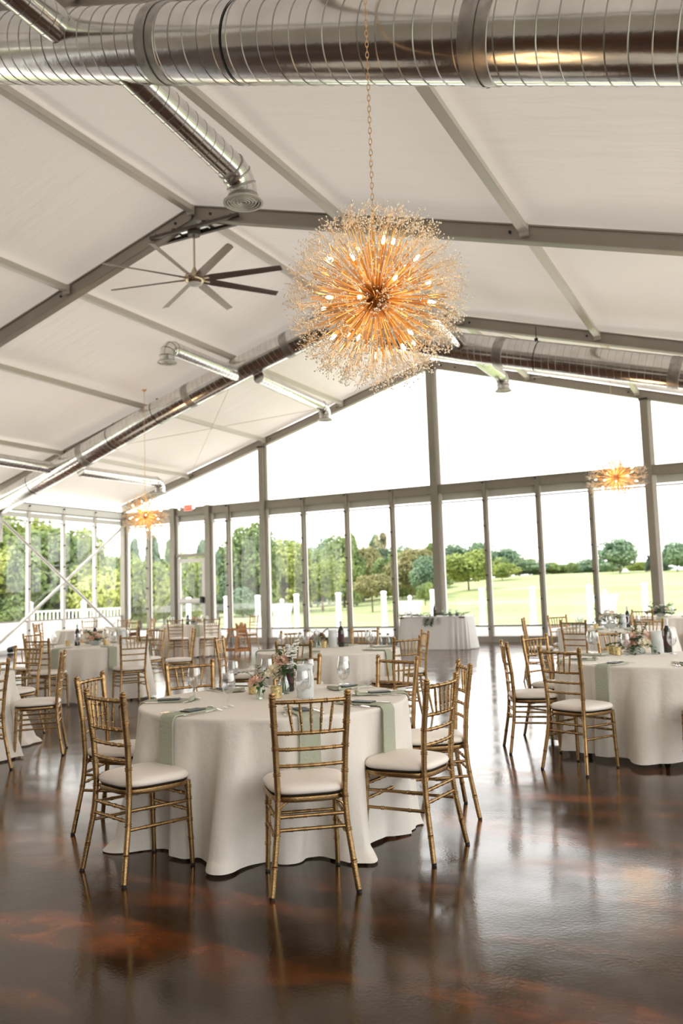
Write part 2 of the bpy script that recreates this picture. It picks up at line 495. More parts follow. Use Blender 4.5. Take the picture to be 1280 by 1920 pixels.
for x in (0, 2.72, -2.72, 5.40, -5.40, 8.27, -8.27):
    mb = MB()
    for k in range(5):
        y0, y1 = frames[k + 1] + RW / 2 + .03, frames[k] - RW / 2 - .03
        z = roof(x, .15)
        mb.beam((x, y0, z), (x, y1, z), .085, .11)
        mb.beam((x, y0, z - .045), (x, y1, z - .045), .12, .015)
        for yy in (y0 + .03, y1 - .03): mb.box((x, yy, z - .02), (.12, .05, .16))
    trim(mb, 'purlin')
# roof cables crossing in the last bay
for a, b in (((-2.8, frames[1] + .1), (-8.2, YC - .1)), ((-8.2, frames[1] + .1), (-2.8, YC - .1)), ((2.8, frames[1] + .1), (8.2, YC - .1)), ((8.2, frames[1] + .1), (2.8, YC - .1))):
    mb = MB(); mb.tube((a[0], a[1], roof(a[0], .12)), (b[0], b[1], roof(b[0], .12)), .008, 6)
    o = trim(mb, 'purlin')

# ---- gable wall at the far end
def bolts(parent, x, y, zs, ax=(0, -1)):
    for z in zs:
        b_ = MB(); b_.tube((x, y, z), (x + ax[0] * .05, y + ax[1] * .05, z), .022, 8); part('bolt', b_, 'dark_metal', parent)
wf = MB()
wf.box((0, YC + .02, (HH + 4.02) / 2), (2 * W, .14, HH - 4.02))
wf.box((0, YC - .05, HH - .015), (2 * W, .04, .03)); wf.box((0, YC - .05, 4.03), (2 * W, .04, .03))
wf.box((0, YC + .01, .075), (2 * W, .16, .15))
o = struct('wall_far', wf, 'alu')
wp = MB(); wp.box((0, YC + .06, 3.92), (2 * W, .03, .20)); part('fascia_panel', wp, 'grey_fascia', o, False)
wp = MB()
for x0, x1 in ((-W, -8.92), (-7.56, W)): wp.box(((x0 + x1) / 2, YC + .05, .28), (x1 - x0, .03, .27))
part('kick_panel', wp, 'wall_vinyl', o, False)
wp = MB()
for x0, x1 in ((-W, -8.92), (-7.56, W)): wp.box(((x0 + x1) / 2, YC + .03, .425), (x1 - x0, .06, .035))
wp.box((0, YC + .05, 3.765), (2 * W, .03, .035))
part('sill_rail', wp, 'dark_rail', o, False)

posts = [-W + .09, -8.92, -7.56, -5.53, 0, 5.53, 7.56, 8.92, W - .09]
mull = [-9.95, -6.82, -4.15, -2.72, -1.30, 1.39, 2.80, 4.13, 6.82, 9.95]
for x in posts:
    main = abs(x) in (5.53, 0)
    top = roof(x, .01) if (main or abs(x) > 11) else HH + .02
    mb = MB(); w = .17 if x else .20
    mb.box((x, YC - .06, top / 2), (w, .16, top)); t = trim(mb, 'alu')
    f = MB(); f.box((x + w / 2 + .045, YC + .01, top / 2), (.09, .10, top - .02)); part('side_channel', f, 'alu_light', t, False)
    if main:
        f = MB(); f.box((x, YC - .06, top - .03), (w + .04, .18, .05)); part('bracket', f, 'dark_metal', t, False)
for x in mull:
    mb = MB(); mb.box((x, YC - .03, HH / 2 - .02), (.10, .12, HH - .06)); t = trim(mb, 'alu')
    f = MB(); f.box((x + .065, YC + .01, HH / 2 - .1), (.035, .06, HH - .25)); part('side_channel', f, 'alu_light', t, False)
    bolts(t, x - .02, YC - .09, (HH - .06, 3.72, 3.05, 2.4, 1.75, 1.1, .35))
wn_ = [0]
def window(pts, label=None):
    wn_[0] += 1
    mb = MB(); mb.add(pts, [tuple(range(len(pts)))])
    return struct('window_%d' % wn_[0], mb, 'pane')
allx = sorted(posts + mull)
for a, b in zip(allx[:-1], allx[1:]):
    if abs(a + 8.92) < .01: z0 = 2.80
    else: z0 = .44
    y = YC + .06
    window([(a, y, z0), (b, y, z0), (b, y, 3.75), (a, y, 3.75)])
for a, b in ((-W, -5.53), (-5.53, 0), (0, 5.53), (5.53, W)):
    y = YC + .06
    window([(a, y, HH), (b, y, HH), (b, y, roof(b, .02)), (a, y, roof(a, .02))])

# ---- glazed door in the gable wall
def door():
    d = bpy.data.objects.new('door_1', None); C.objects.link(d); d['kind'] = 'structure'; d.location = (-8.24, YC, 0)
    mb = MB(); mb.box((0, -.03, 2.74), (1.3, .12, .10)); mb.box((-.585, -.03, 1.37), (.07, .12, 2.7)); mb.box((.585, -.03, 1.37), (.07, .12, 2.7))
    part('door_frame', mb, 'alu', d, False)
    leaf = MB()
    for x in (-.48, .48): leaf.box((x, -.03, 1.33), (.12, .06, 2.62))
    for z, h in ((2.58, .12), (1.30, .16), (.12, .2)): leaf.box((0, -.03, z), (.86, .06, h))
    lf = part('door_leaf', leaf, 'alu_light', d, False)
    g = MB()
    for z0, z1 in ((.22, 1.22), (1.38, 2.52)): g.add([(-.42, -.03, z0), (.42, -.03, z0), (.42, -.03, z1), (-.42, -.03, z1)], [(0, 1, 2, 3)])
    part('glass_pane', g, 'pane', lf, False)
    p = MB(); p.box((-.03, -.10, 1.30), (.9, .05, .09)); part('push_bar', p, 'alu_light', lf, False)
    p = MB(); p.box((.45, -.12, 1.33), (.10, .09, .20)); p.box((.55, -.11, 1.36), (.10, .05, .06)); part('latch', p, 'dark_metal', lf, False)
door()

# ---- side walls
def side_wall(sg, name, y0, y1, detailed):
    x = sg * W
    mb = MB()
    mb.box((x, (y0 + y1) / 2, .44), (.05, y1 - y0, .88))
    mb.box((x - sg * .03, (y0 + y1) / 2, .06), (.10, y1 - y0, .12))
    o = struct(name, mb, 'wall_vinyl')
    h = MB(); h.box((x, (y0 + y1) / 2, 4.16), (.14, y1 - y0, .26)); h.box((x - sg * .02, (y0 + y1) / 2, 3.93), (.05, y1 - y0, .14)); part('header', h, 'header_vinyl', o, False)
    h = MB(); h.box((x - sg * .02, (y0 + y1) / 2, .885), (.10, y1 - y0, .03)); h.box((x, (y0 + y1) / 2, 3.77), (.04, y1 - y0, .03)); h2 = MB(); h2.box((x - sg * .09, (y0 + y1) / 2, 4.05), (.03, y1 - y0, .02)); h2.box((x - sg * .09, (y0 + y1) / 2, 4.28), (.05, y1 - y0, .03)); part('header_rail', h2, 'alu', o, False)
    part('sill_rail', h, 'alu', o, False)
    n = round((y1 - y0) / (BAY / 4))
    for k in range(1, n + 1):
        y = y1 - k * BAY / 4
        if k % 4 == 0:
            p = MB(); p.box((x - sg * .08, y, roof(W) / 2), (.2, .17, roof(W))); trim(p, 'alu'); continue
        p = MB(); p.box((x - sg * .03, y, 2.1), (.10, .10, 4.18)); t = trim(p, 'alu_light')
        if detailed and k < 8: bolts(t, x - sg * .08, y - .02, (4.2, 3.72, 3.1, 2.45, 1.8, .62), (-sg, 0))
    if detailed:
        lp_ = MB(); lp_.box((x, (y0 + y1 - 3 * BAY) / 2, 2.3), (.04, y1 - 3 * BAY - y0, 2.9)); part('added_light_block', lp_, 'ceiling', o, False); n = 12  # added panel outside the view, closes the near bays so light turns directional
    for k in range(n):
        b = y1 - k * BAY / 4; a = b - BAY / 4
        window([(x, a, .89), (x, b, .89), (x, b, 3.77), (x, a, 3.77)])
side_wall(-1, 'wall_left', YBACK, YC, True)
side_wall(1, 'wall_right', YBACK, YC, False)
wb = MB(); wb.box((0, YBACK - .05, 2.1), (2 * W, .1, 4.3))
wb.add([(-W, YBACK, 4.2), (W, YBACK, 4.2), (W, YBACK, roof(W, .25)), (0, YBACK, roof(0, .25)), (-W, YBACK, roof(W, .25))], [(0, 1, 2, 3, 4)])
struct('wall_back', wb, 'back_wall')

# crossed braces in front of the left wall
for a, b in (((21.42, 3.86), (16.25, .25)), ((16.3, 3.75), (21.2, .28))):
    mb = MB(); off = .16 if a[0] > 20 else .22
    mb.tube((-W + off, a[0], a[1]), (-W + off, b[0], b[1]), .042, 12); trim(mb, 'alu_light', True)

# ---------------------------------------------------------------- ground outside
def gz(x, y):
    d = math.hypot(x - CAM.x, y)
    if d < 34 or y < 0: return -.02
    ang = math.atan2(x - CAM.x, y)
    zs = [(-1.6, -.3), (-.9, -.3), (-.556, -.1), (-.40, 1.4), (-.335, 3.0), (-.25, 3.6), (0.8, 3.6)]
    zm = zs[0][1]
    for (a0, z0), (a1, z1) in zip(zs[:-1], zs[1:]):
        if a0 <= ang <= a1: zm = z0 + (z1 - z0) * (ang - a0) / (a1 - a0)
    if ang > .8: zm = 3.6
    t = min(1, max(0, (d - 34) / 116)); t = t * t * (3 - 2 * t)
    return -.02 + zm * t
mb = MB(); gx = [-260 + 8 * i for i in range(56)]; gy = [-30 + 7 * j for j in range(40)]
vs = [(x, y, gz(x, y) - .1) for y in gy for x in gx]
fs = []
for j in range(len(gy) - 1):
    for i in range(len(gx) - 1):
        a = j * len(gx) + i; fs.append((a, a + 1, a + len(gx) + 1, a + len(gx)))
mb.add(vs, fs); tag(struct('lawn', mb, 'lawn', smooth=True), 'pale green mown lawn rising gently beyond the glass wall')
mb = MB()
mb.box((0, (YC + 29.6) / 2, -.07), (38, 29.6 - YC, .1)); mb.box((-15, 8, -.07), (7.8, 27, .1)); mb.box((15, 8, -.07), (7.8, 27, .1))
tag(struct('patio', mb, 'patio'), 'pale concrete patio around the tent')

# ================================================================ trees and things outside
def vdir(px):
    v = fwd + r2 * ((px - 640) / F_PX); v = Vector((v.x, v.y, 0)).normalized(); return v
def crown_mesh(name, seed, mat, shape='round', n_blob=26, per=170, leaf=.55):
    rg = np.random.RandomState(seed); vs = []; cs = []
    for i in range(n_blob):
        if shape == 'round':
            d = rg.normal(size=3); d /= np.linalg.norm(d); rr = rg.uniform(.25, .70)
            c = d * rr * np.array([1, 1, .85]); r = rg.uniform(.26, .42)
        elif shape == 'tall':
            t = rg.uniform(-1, 1); wid = .95 * math.sqrt(max(.12, 1 - ((t + .25) / 1.4) ** 2))
            a = rg.uniform(0, 2 * PI); c = np.array([math.cos(a) * wid * .6, math.sin(a) * wid * .6, t * .8]); r = rg.uniform(.26, .40)
        else:
            t = rg.uniform(-1, 1); wid = .55 * (1 - (t + 1) / 2.1) + .05
            a = rg.uniform(0, 2 * PI); c = np.array([math.cos(a) * wid * .7, math.sin(a) * wid * .7, t]); r = .10 + .28 * wid
        cs.append((c, r))
    vv = []; ff = []
    for c, r in cs:
        d = rg.normal(size=(per, 3)); d /= np.linalg.norm(d, axis=1)[:, None]
        p = c + d * r * rg.uniform(.82, 1.08, (per, 1))
        nrm = d + rg.normal(size=(per, 3)) * .55; nrm /= np.linalg.norm(nrm, axis=1)[:, None]
        ax = np.cross(nrm, rg.normal(size=(per, 3))); ax /= np.linalg.norm(ax, axis=1)[:, None] + 1e-9
        bx = np.cross(nrm, ax); s_ = rg.uniform(.5, 1., (per, 1)) * leaf * .16
        q = np.stack([p - ax * s_, p - bx * s_ * .6, p + ax * s_, p + bx * s_ * .6], 1)
        o = len(vv) * 4
        for k in range(per): vv.append(q[k])
    V = np.concatenate(vv); me = bpy.data.meshes.new(name)
    nf = len(V) // 4
    me.from_pydata([tuple(x) for x in V], [], [(4 * i, 4 * i + 1, 4 * i + 2, 4 * i + 3) for i in range(nf)])
    me.materials.append(MT[mat]); me.update(); return me
CR = {}
for key, mat, shape, seed in (('a0', 'tree_a', 'round', 1), ('a1', 'tree_a', 'tall', 2), ('b0', 'tree_b', 'round', 3), ('b1', 'tree_b', 'tall', 4), ('c0', 'tree_c', 'round', 5),
                              ('c1', 'tree_c', 'conifer', 6), ('d0', 'tree_d', 'conifer', 7), ('e0', 'tree_e', 'round', 8), ('b2', 'tree_b', 'conifer', 9)):
    CR[key] = crown_mesh('crown', seed, mat, shape, 34 if shape != 'conifer' else 44, 210)
tk = MB(); tk.sweep([(0, 0, 0), (.02, .01, .4), (-.01, .02, .75), (0, 0, 1)], [.05, .038, .03, .012], 8)
for k in range(4):
    a = k * 1.7; tk.sweep([(0, 0, .4 + .1 * k), (.14 * math.cos(a), .14 * math.sin(a), .6 + .1 * k), (.26 * math.cos(a), .26 * math.sin(a), .72 + .09 * k)], [.022, .014, .006], 6)
TRUNK = tk.mesh('trunk', 'bark')
adj = {'a0': 'bright yellow-green rounded tree', 'a1': 'bright green tall tree', 'b0': 'mid green rounded tree', 'b1': 'mid green tall tree', 'c0': 'blue-green rounded tree',
       'c1': 'blue-green pointed conifer', 'd0': 'dark pointed conifer', 'e0': 'olive-brown autumn-tinted tree', 'b2': 'green pointed conifer'}
ntree = [0]
def tree(px, dist, ytop, wpx, key, where, trunk_show=.05, cat='tree'):
    """dist from the camera, height from the apparent top line, width in apparent terms"""
    v = vdir(px); x, y = CAM.x + v.x * dist, v.y * dist
    z0 = gz(x, y) - .1
    zc = dist * (v.dot(fwd))                       # depth
    hor = 1112.0 - .0317 * (px - 640)
    ztop = CAM.z + (hor - ytop) / F_PX * zc
    h = max(2., ztop - z0); w = wpx / F_PX * zc * (1.45 if wpx > 40 else 1.1)
    ntree[0] += 1
    t = thing(cat, ('%s %s' % (adj[key], where)) if cat == 'tree' else '%s %s' % (adj[key].split()[0], where), cat, (x, y, z0), ntree[0] * 1.37, 'trees beyond the glass walls')
    hc = h * (1 - trunk_show)
    put('crown', CR[key], t, M=Matrix.Translation((0, 0, h - hc / 2)) @ Matrix.Diagonal((w / 2 / .95, w / 2 / .95, hc / 2 / (1.0 if key not in ('c1', 'd0', 'b2') else 1.05), 1)))
    put('trunk', TRUNK, t, M=Matrix.Diagonal((h * .45, h * .45, h * .8, 1)))
for a in [
    (-30, 46, 985, 150, 'a0', 'at the far left, behind the first left-wall pane', .02),
    (35, 52, 960, 130, 'a1', 'behind the upper end of the left-wall brace', .02),
    (88, 44, 1000, 120, 'b1', 'behind the first white mullion of the left wall', .02),
    (135, 50, 985, 100, 'a1', 'behind the crossing of the left-wall braces', .02),
    (182, 42, 1035, 90, 'a0', 'behind the third mullion of the left wall', .02),
    (215, 60, 1020, 70, 'b0', 'just left of the corner post', .02),
    (262, 45, 1032, 92, 'a0', 'just right of the corner post, filling that pane', .02),
    (306, 47, 1040, 80, 'a0', 'left of the glazed door', .02),
    (250, 95, 1010, 50, 'c1', 'rising above the bright tree right of the corner post', .05),
    (285, 100, 1004, 60, 'c1', 'rising highest above the bright tree left of the door', .05),
    (318, 95, 1015, 50, 'b2', 'rising behind the post left of the door', .05),
    (352, 48, 1022, 76, 'a0', 'seen through the glazed door', .02),
    (378, 90, 1012, 54, 'c1', 'above the door transom', .05),
    (405, 62, 1032, 60, 'c0', 'in the narrow pane right of the door', .05),
    (432, 80, 1020, 60, 'b1', 'behind the mullion between door and first main post', .05),
    (468, 62, 990, 84, 'b1', 'tallest just left of the first main post', .05),
    (505, 70, 1008, 70, 'a1', 'behind the first main post', .05),
    (538, 68, 1012, 74, 'a1', 'with yellow tint right of the first main post', .05),
    (548, 110, 1008, 60, 'c0', 'far behind, right of the first main post', .05),
    (578, 85, 1016, 60, 'b0', 'behind the mullion right of the first main post', .05),
    (600, 66, 1040, 60, 'a0', 'low on the lawn edge, left of the middle mullion', .2),
    (612, 95, 1004, 60, 'c0', 'in the second row, left of the middle mullion', .05),
    (640, 76, 1012, 64, 'b1', 'left beside the middle mullion', .05),
    (655, 105, 1000, 50, 'b2', 'rising behind the middle mullion', .05),
    (676, 92, 1012, 60, 'e0', 'right beside the middle mullion', .05),
    (692, 58, 1070, 60, 'e0', 'small with a short trunk, alone on the lawn', .28),
    (700, 110, 1002, 56, 'c1', 'above the small lawn tree', .05),
    (716, 115, 1000, 44, 'd0', 'darkest top left of the third mullion', .05),
    (738, 85, 1020, 60, 'b0', 'behind the third mullion', .05),
    (765, 82, 1016, 70, 'e0', 'left of the centre post, tallest there', .05),
    (790, 78, 1040, 50, 'c0', 'in front of the brown one left of the centre post', .1),
    (803, 100, 1020, 50, 'b2', 'left beside the centre post', .05),
    (790, 64, 1092, 34, 'b0', 'small round bush left of the centre post', .1),
    (845, 130, 1018, 60, 'c0', 'right beside the centre post, behind the big one', .05),
    (872, 88, 1022, 76, 'a0', 'big with a visible trunk right of the centre post', .12),
    (893, 130, 1014, 50, 'c0', 'rising behind the big tree right of the centre post', .05),
    (915, 135, 1040, 50, 'b0', 'behind the first mullion right of the centre post', .05),
    (945, 140, 1026, 56, 'c0', 'humped, in the second pane right of the centre post', .05),
    (935, 112, 1052, 50, 'a0', 'low and yellow in the second pane right of the centre post', .05),
    (966, 150, 1040, 50, 'b0', 'right half of the second pane right of the centre post', .05),
    (985, 140, 1052, 56, 'c0', 'low, left of the second mullion from the centre post', .05),
    (1012, 145, 1052, 50, 'b0', 'behind the second mullion from the centre post', .05),
    (1040, 150, 1060, 50, 'b0', 'low and round, right of the second mullion', .05),
    (1068, 135, 1076, 24, 'b0', 'tiny clipped bush alone on the lawn crest', .02),
    (1075, 190, 1056, 60, 'c0', 'hazy low one behind the clipped bush', .05),
    (1103, 190, 1046, 60, 'c0', 'hazy, left of the big lone round tree', .05),
    (1155, 120, 1008, 66, 'c0', 'big lone round crown in the third pane right of centre', .10),
    (1190, 180, 1050, 44, 'a0', 'pale and low, right of the big lone round tree', .05),
    (1209, 125, 1041, 22, 'd0', 'narrow and nearly black, left of the right main post', .03),
    (1238, 125, 1036, 40, 'd0', 'nearly black, just right of the right main post', .03),
    (1262, 118, 1014, 50, 'c0', 'big, near the right edge of the view', .08),
    (1300, 130, 1040, 70, 'b0', 'at the right edge of the view', .05),
]: tree(*a)
# far woodland behind single trees
for i, (px, d, yt, w) in enumerate(((455, 140, 1030, 90), (520, 140, 1026, 90), (590, 140, 1022, 90), (665, 140, 1018, 100), (745, 140, 1022, 90), (815, 150, 1030, 80), (400, 130, 1030, 90), (330, 120, 1024, 90),
                                    (60, 70, 990, 120), (160, 66, 1020, 110), (0, 64, 1000, 120))):
    tree(px, d, yt, w * 1.15, ('c0', 'b0')[i % 2], ('in the rearmost row, left of the first main post', 'in the rearmost row, right of the first main post', 'in the rearmost row behind the second mullion', 'in the rearmost row behind the middle mullion', 'in the rearmost row behind the third mullion',
         'in the rearmost row behind the centre post', 'in the rearmost row right of the door', 'in the rearmost row left of the door', 'in the rear row behind the brace crossing, left part', 'in the rear row left of the corner post', 'in the rear row at the far left edge')[i], .02)

for i, (px, d, yt, w, k) in enumerate(((420, 66, 1092, 60, 'b0'), (452, 60, 1100, 50, 'c0'), (500, 72, 1090, 70, 'b0'), (548, 74, 1086, 60, 'a0'), (590, 86, 1084, 60, 'c0'), (632, 88, 1080, 60, 'b0'), (668, 96, 1072, 60, 'a0'),
                                       (722, 96, 1070, 60, 'b0'), (748, 90, 1080, 50, 'a0'), (770, 98, 1072, 50, 'c0'), (815, 105, 1068, 50, 'b0'), (846, 120, 1070, 40, 'a0'), (900, 130, 1066, 60, 'c0'), (232, 56, 1110, 70, 'c0'), (290, 58, 1112, 70, 'b0'), (345, 60, 1108, 70, 'c0'),
                                       (20, 44, 1100, 90, 'b0'), (150, 46, 1105, 80, 'c0'), (90, 45, 1108, 80, 'b0'))):
    tree(px, d, yt, w, k, ('low bush behind the mullion right of the door', 'low bush left of the first main post', 'low bush at the first main post', 'low bush right of the first main post', 'low bush behind the mullion after the first main post', 'low bush at the middle mullion',
         'low bush right of the middle mullion', 'low bush left of the third mullion', 'low bush right of the third mullion', 'low bush before the brown tree', 'low bush left of the centre post', 'low bush right of the centre post', 'low bush behind the big tree',
         'low bush at the corner post', 'low bush left of the door', 'low bush behind the door', 'low bush at the left edge', 'low bush behind the brace crossing', 'low bush behind the first white mullion')[i], .01, 'bush')

for i, (px, d, yt, w, k) in enumerate(((848, 170, 1022, 60, 'b0'), (885, 172, 1024, 60, 'b0'), (925, 174, 1036, 60, 'c0'), (968, 178, 1044, 60, 'c0'), (1005, 182, 1056, 60, 'b0'), (1042, 186, 1064, 50, 'c0'), (1128, 200, 1058, 50, 'b0'), (1215, 200, 1056, 60, 'c0'))):
    tree(px, d, yt, w, k, 'on the far crest, ' + ('right of the centre post', 'behind the big low-trunked tree', 'behind the first mullion right of the centre post', 'above the low yellow tree', 'before the second mullion from the centre post', 'after the second mullion from the centre post', 'left of the lone round tree', 'behind the right main post')[i], .02)
# patio fence: white posts with clear panels
fence = thing('patio_fence', 'white round-capped posts along the patio edge beyond the glass wall', 'fence', (0, 30.5, 0))
fp = [(-16.17, 29.0), (-14.4, 29.4), (-12.68, 29.75), (-11.22, 29.94), (-9.4, 30.04), (-7.5, 30.12), (-5.73, 30.62), (-3.7, 30.75), (-1.81, 31.04), (-.02, 31.6), (1.99, 32.1), (3.9, 32.5), (5.8, 32.9)]
pm = MB(); pm.lathe([(.17, 0), (.17, .05), (.12, .10), (.105, .14), (.10, 1.36), (.125, 1.38), (.125, 1.43), (.06, 1.46)], seg=14)
PM = pm.mesh('post', 'white_vinyl')
for x, y in fp: put('post', PM, fence, (x, y - 30.5, -.03))
for (x0, y0), (x1, y1) in zip(fp[:-1], fp[1:]):
    g = MB(); g.beam((x0 + .12, y0 - 30.5, .62), (x1 - .12, y1 - 30.5, .62), .012, .95); part('glass_panel', g, 'pane', fence, False)

# porch railing outside the left wall
rail = thing('porch_railing', 'white balustrade outside the left glass wall near the corner', 'railing', (-12.6, 20.0, 0))
g = MB(); g.box((0, 1.2, 1.12), (.07, 4.4, .06)); part('top_rail', g, 'white_vinyl', rail, False)
g = MB(); g.box((0, 1.2, .25), (.05, 4.4, .05)); part('bottom_rail', g, 'white_vinyl', rail, False)
bm_ = MB(); bm_.box((0, 0, .68), (.035, .035, .84)); BALU = bm_.mesh('baluster', 'white_vinyl', False)
for k in range(26): put('baluster', BALU, rail, (0, -.85 + k * .165, 0))
for k, yy in enumerate((-1.0, 1.3, 3.4)):
    g = MB(); g.box((0, yy, .68), (.13, .13, 1.36)); g.lathe([(.10, 1.36), (.10, 1.39), (.03, 1.45)], (0, yy, 0), 8); part('newel_post', g, 'white_vinyl', rail, False)

# cocktail tables outside
def cocktail(x, y, label):
    t = thing('cocktail_table', label, 'table', (x, y, -.02))
    g = MB(); prof = []
    for i in range(22):
        u = i / 21; r = .40 - .13 * math.sin(min(1, u / .62) * PI / 2) + (.16 * ((u - .55) / .45) ** 1.5 if u > .55 else 0); prof.append((r, 1.08 - 1.07 * u))
    vs, fs = [], []; seg = 48
    for i, (r, z) in enumerate(prof):
        for k in range(seg):
            a = 2 * PI * k / seg; rr = r * (1 + .10 * (i / 21) * math.cos(8 * a)); vs.append((rr * math.cos(a), rr * math.sin(a), z))
    for i in range(len(prof) - 1):
        for k in range(seg): fs.append((i * seg + k, i * seg + (k + 1) % seg, (i + 1) * seg + (k + 1) % seg, (i + 1) * seg + k))
    fs.append(tuple(range(seg))); g.add(vs, fs); part('cloth', g, 'cloth_white', t)
    g = MB(); g.lathe([(.405, 1.06), (.41, 1.075), (.405, 1.09)], seg=40); part('tabletop', g, 'white_panel', t)
    g = MB(); g.lathe([(.05, 1.09), (.045, 1.16)], seg=12); g.ball((0, 0, 1.21), .075); part('centerpiece', g, 'white_petal', t)
cocktail(-7.85, 26.3, 'white-draped tall cocktail table outside, right of the first main post')
cocktail(-2.35, 25.1, 'white-draped tall cocktail table outside, behind the greenery-topped table')
cocktail(3.3, 27.6, 'white-draped tall cocktail table outside, below the right hanging lamp')
lp = thing('lamp_post', 'white pole with a white lantern outside the glazed door', 'lamp', (-8.75, 23.2, 0))
g = MB(); g.tube((0, 0, 0), (-.12, 0, 2.5), .04, 10); part('pole', g, 'white_vinyl', lp)
g = MB(); g.lathe([(.10, 1.55), (.15, 1.65), (.15, 1.9), (.10, 2.0)], (-.05, -.08, 0), 8); part('lantern', g, 'white_vinyl', lp)

# ================================================================ exit sign, small floor object
es = thing('exit_sign', 'white exit sign with red letters and twin lamps above the door', 'sign', (-8.27, YC - .10, 4.24))
g = MB(); g.box((0, 0, 0), (.34, .06, .20)); part('housing', g, 'sign_white', es, False)
g = MB(); g.box((0, -.033, 0), (.28, .006, .15)); part('face', g, 'sign_red', es, False)
tcu = bpy.data.curves.new('letters', 'FONT'); tcu.body = 'EXIT'; tcu.size = .13; tcu.align_x = 'CENTER'; tcu.align_y = 'CENTER'; tcu.extrude = .003
to = bpy.data.objects.new('tmp', tcu); C.objects.link(to); bpy.context.view_layer.update()
tme = bpy.data.meshes.new_from_object(to.evaluated_get(bpy.context.evaluated_depsgraph_get())); bpy.data.objects.remove(to)
tme.materials.clear(); tme.materials.append(MT['sign_white'])
put('letters', tme, es, (0, -.041, 0), (PI / 2, 0, 0))
for sx in (-1, 1):
    g = MB(); g.tube((sx * .26, -.02, .02), (sx * .28, -.12, -.02), .05, 12); h = part('lamp_head', g, 'sign_white', es)
    g = MB(); g.tube((sx * .28, -.12, -.02), (sx * .281, -.125, -.022), .042, 12); part('lens', g, 'lamp_lens', h)
fl_ = thing('floor_object', 'small black spotlight on the floor against the left wall', 'spotlight', (-10.7, 16.6, 0))  # small black object of uncertain kind, modelled as a tilted tube on a base
g = MB(); g.box((0, 0, .02), (.16, .16, .04)); part('base', g, 'dark_metal', fl_, False)
g = MB(); g.tube((-.1, 0, .13), (.1, 0, .17), .08, 14); part('round_body', g, 'dark_metal', fl_)

# ================================================================ air ducts
def duct_pipe(mb, pts, r, seg=40, step=None):
    P = []
    for a, b in zip(pts[:-1], pts[1:]):
        a, b = Vector(a), Vector(b); n = 1 if step is None else max(1, int((b - a).length / step))
        for i in range(n): P.append(a.lerp(b, i / n))
    P.append(Vector(pts[-1])); mb.sweep(P, r, seg)
def helix(mb, a, b, r, pitch, rr, seg=28):
    a, b = Vector(a), Vector(b); L = (b - a).length; t = (b - a).normalized()
    ref = Vector((0, 1, 0)) if abs(t.y) < .9 else Vector((0, 0, 1))
    u = t.cross(ref).normalized(); w = t.cross(u); n = int(L / pitch * seg)
    mb.sweep([a + t * (L * i / n) + (u * math.cos(2 * PI * i / seg) + w * math.sin(2 * PI * i / seg)) * r for i in range(n + 1)], rr, 5)
def branch(parent, a, b, r, drop, diffuser=True, pitch=.075):
    """round branch from a to b with an elbow turning down"""
    a, b = Vector(a), Vector(b); t = (b - a).normalized()
    g = MB(); g.sweep([a, b], r, 28); br = part('branch_pipe', g, 'duct', parent)
    g = MB(); helix(g, a, b, r, pitch * 1.6, .0035, 20); part('spiral_seam', g, 'duct_seam', br)
    g = MB(); P = []
    R_ = r * 1.35
    for i in range(7):
        an = PI / 2 * i / 6; P.append(b + t * (R_ * math.sin(an)) + Vector((0, 0, -R_ * (1 - math.cos(an)))))
    P.append(P[-1] + Vector((0, 0, -drop))); g.sweep(P, [r * 1.03] * len(P), 28); e = part('elbow', g, 'duct', br)
    g = MB()
    for i in (0, 2, 4, 6):
        tt = (P[min(i + 1, 7)] - P[max(i - 1, 0)]).normalized(); g.sweep([P[i] - tt * .012, P[i] - tt * .006, P[i] + tt * .006, P[i] + tt * .012], [r * 1.03, r * 1.08, r * 1.08, r * 1.03], 28)
    part('elbow_seam', g, 'duct_seam', br)
    e = P[-1]
    if diffuser:
        g = MB(); g.lathe([(r, 0.03), (r * 1.42, -.012), (r * 1.42, -.02), (r * 1.25, -.022), (r * 1.2, .01)], e, 32, False, False)
        g.lathe([(r * 1.2, .02), (0.001, .02)], e, 32, False, False)
        d = part('diffuser', g, 'alu_light', br)
        g = MB(); g.lathe([(r * 1.19, .012), (.001, .012)], e, 32, False, False); part('dark_throat', g, 'dark_metal', d)
        g = MB()
        for k in range(1, 6): g.torus(e + Vector((0, 0, -.012)), r * 1.2 * k / 5.4, .006, seg=30)
        part('grille', g, 'alu_light', d)
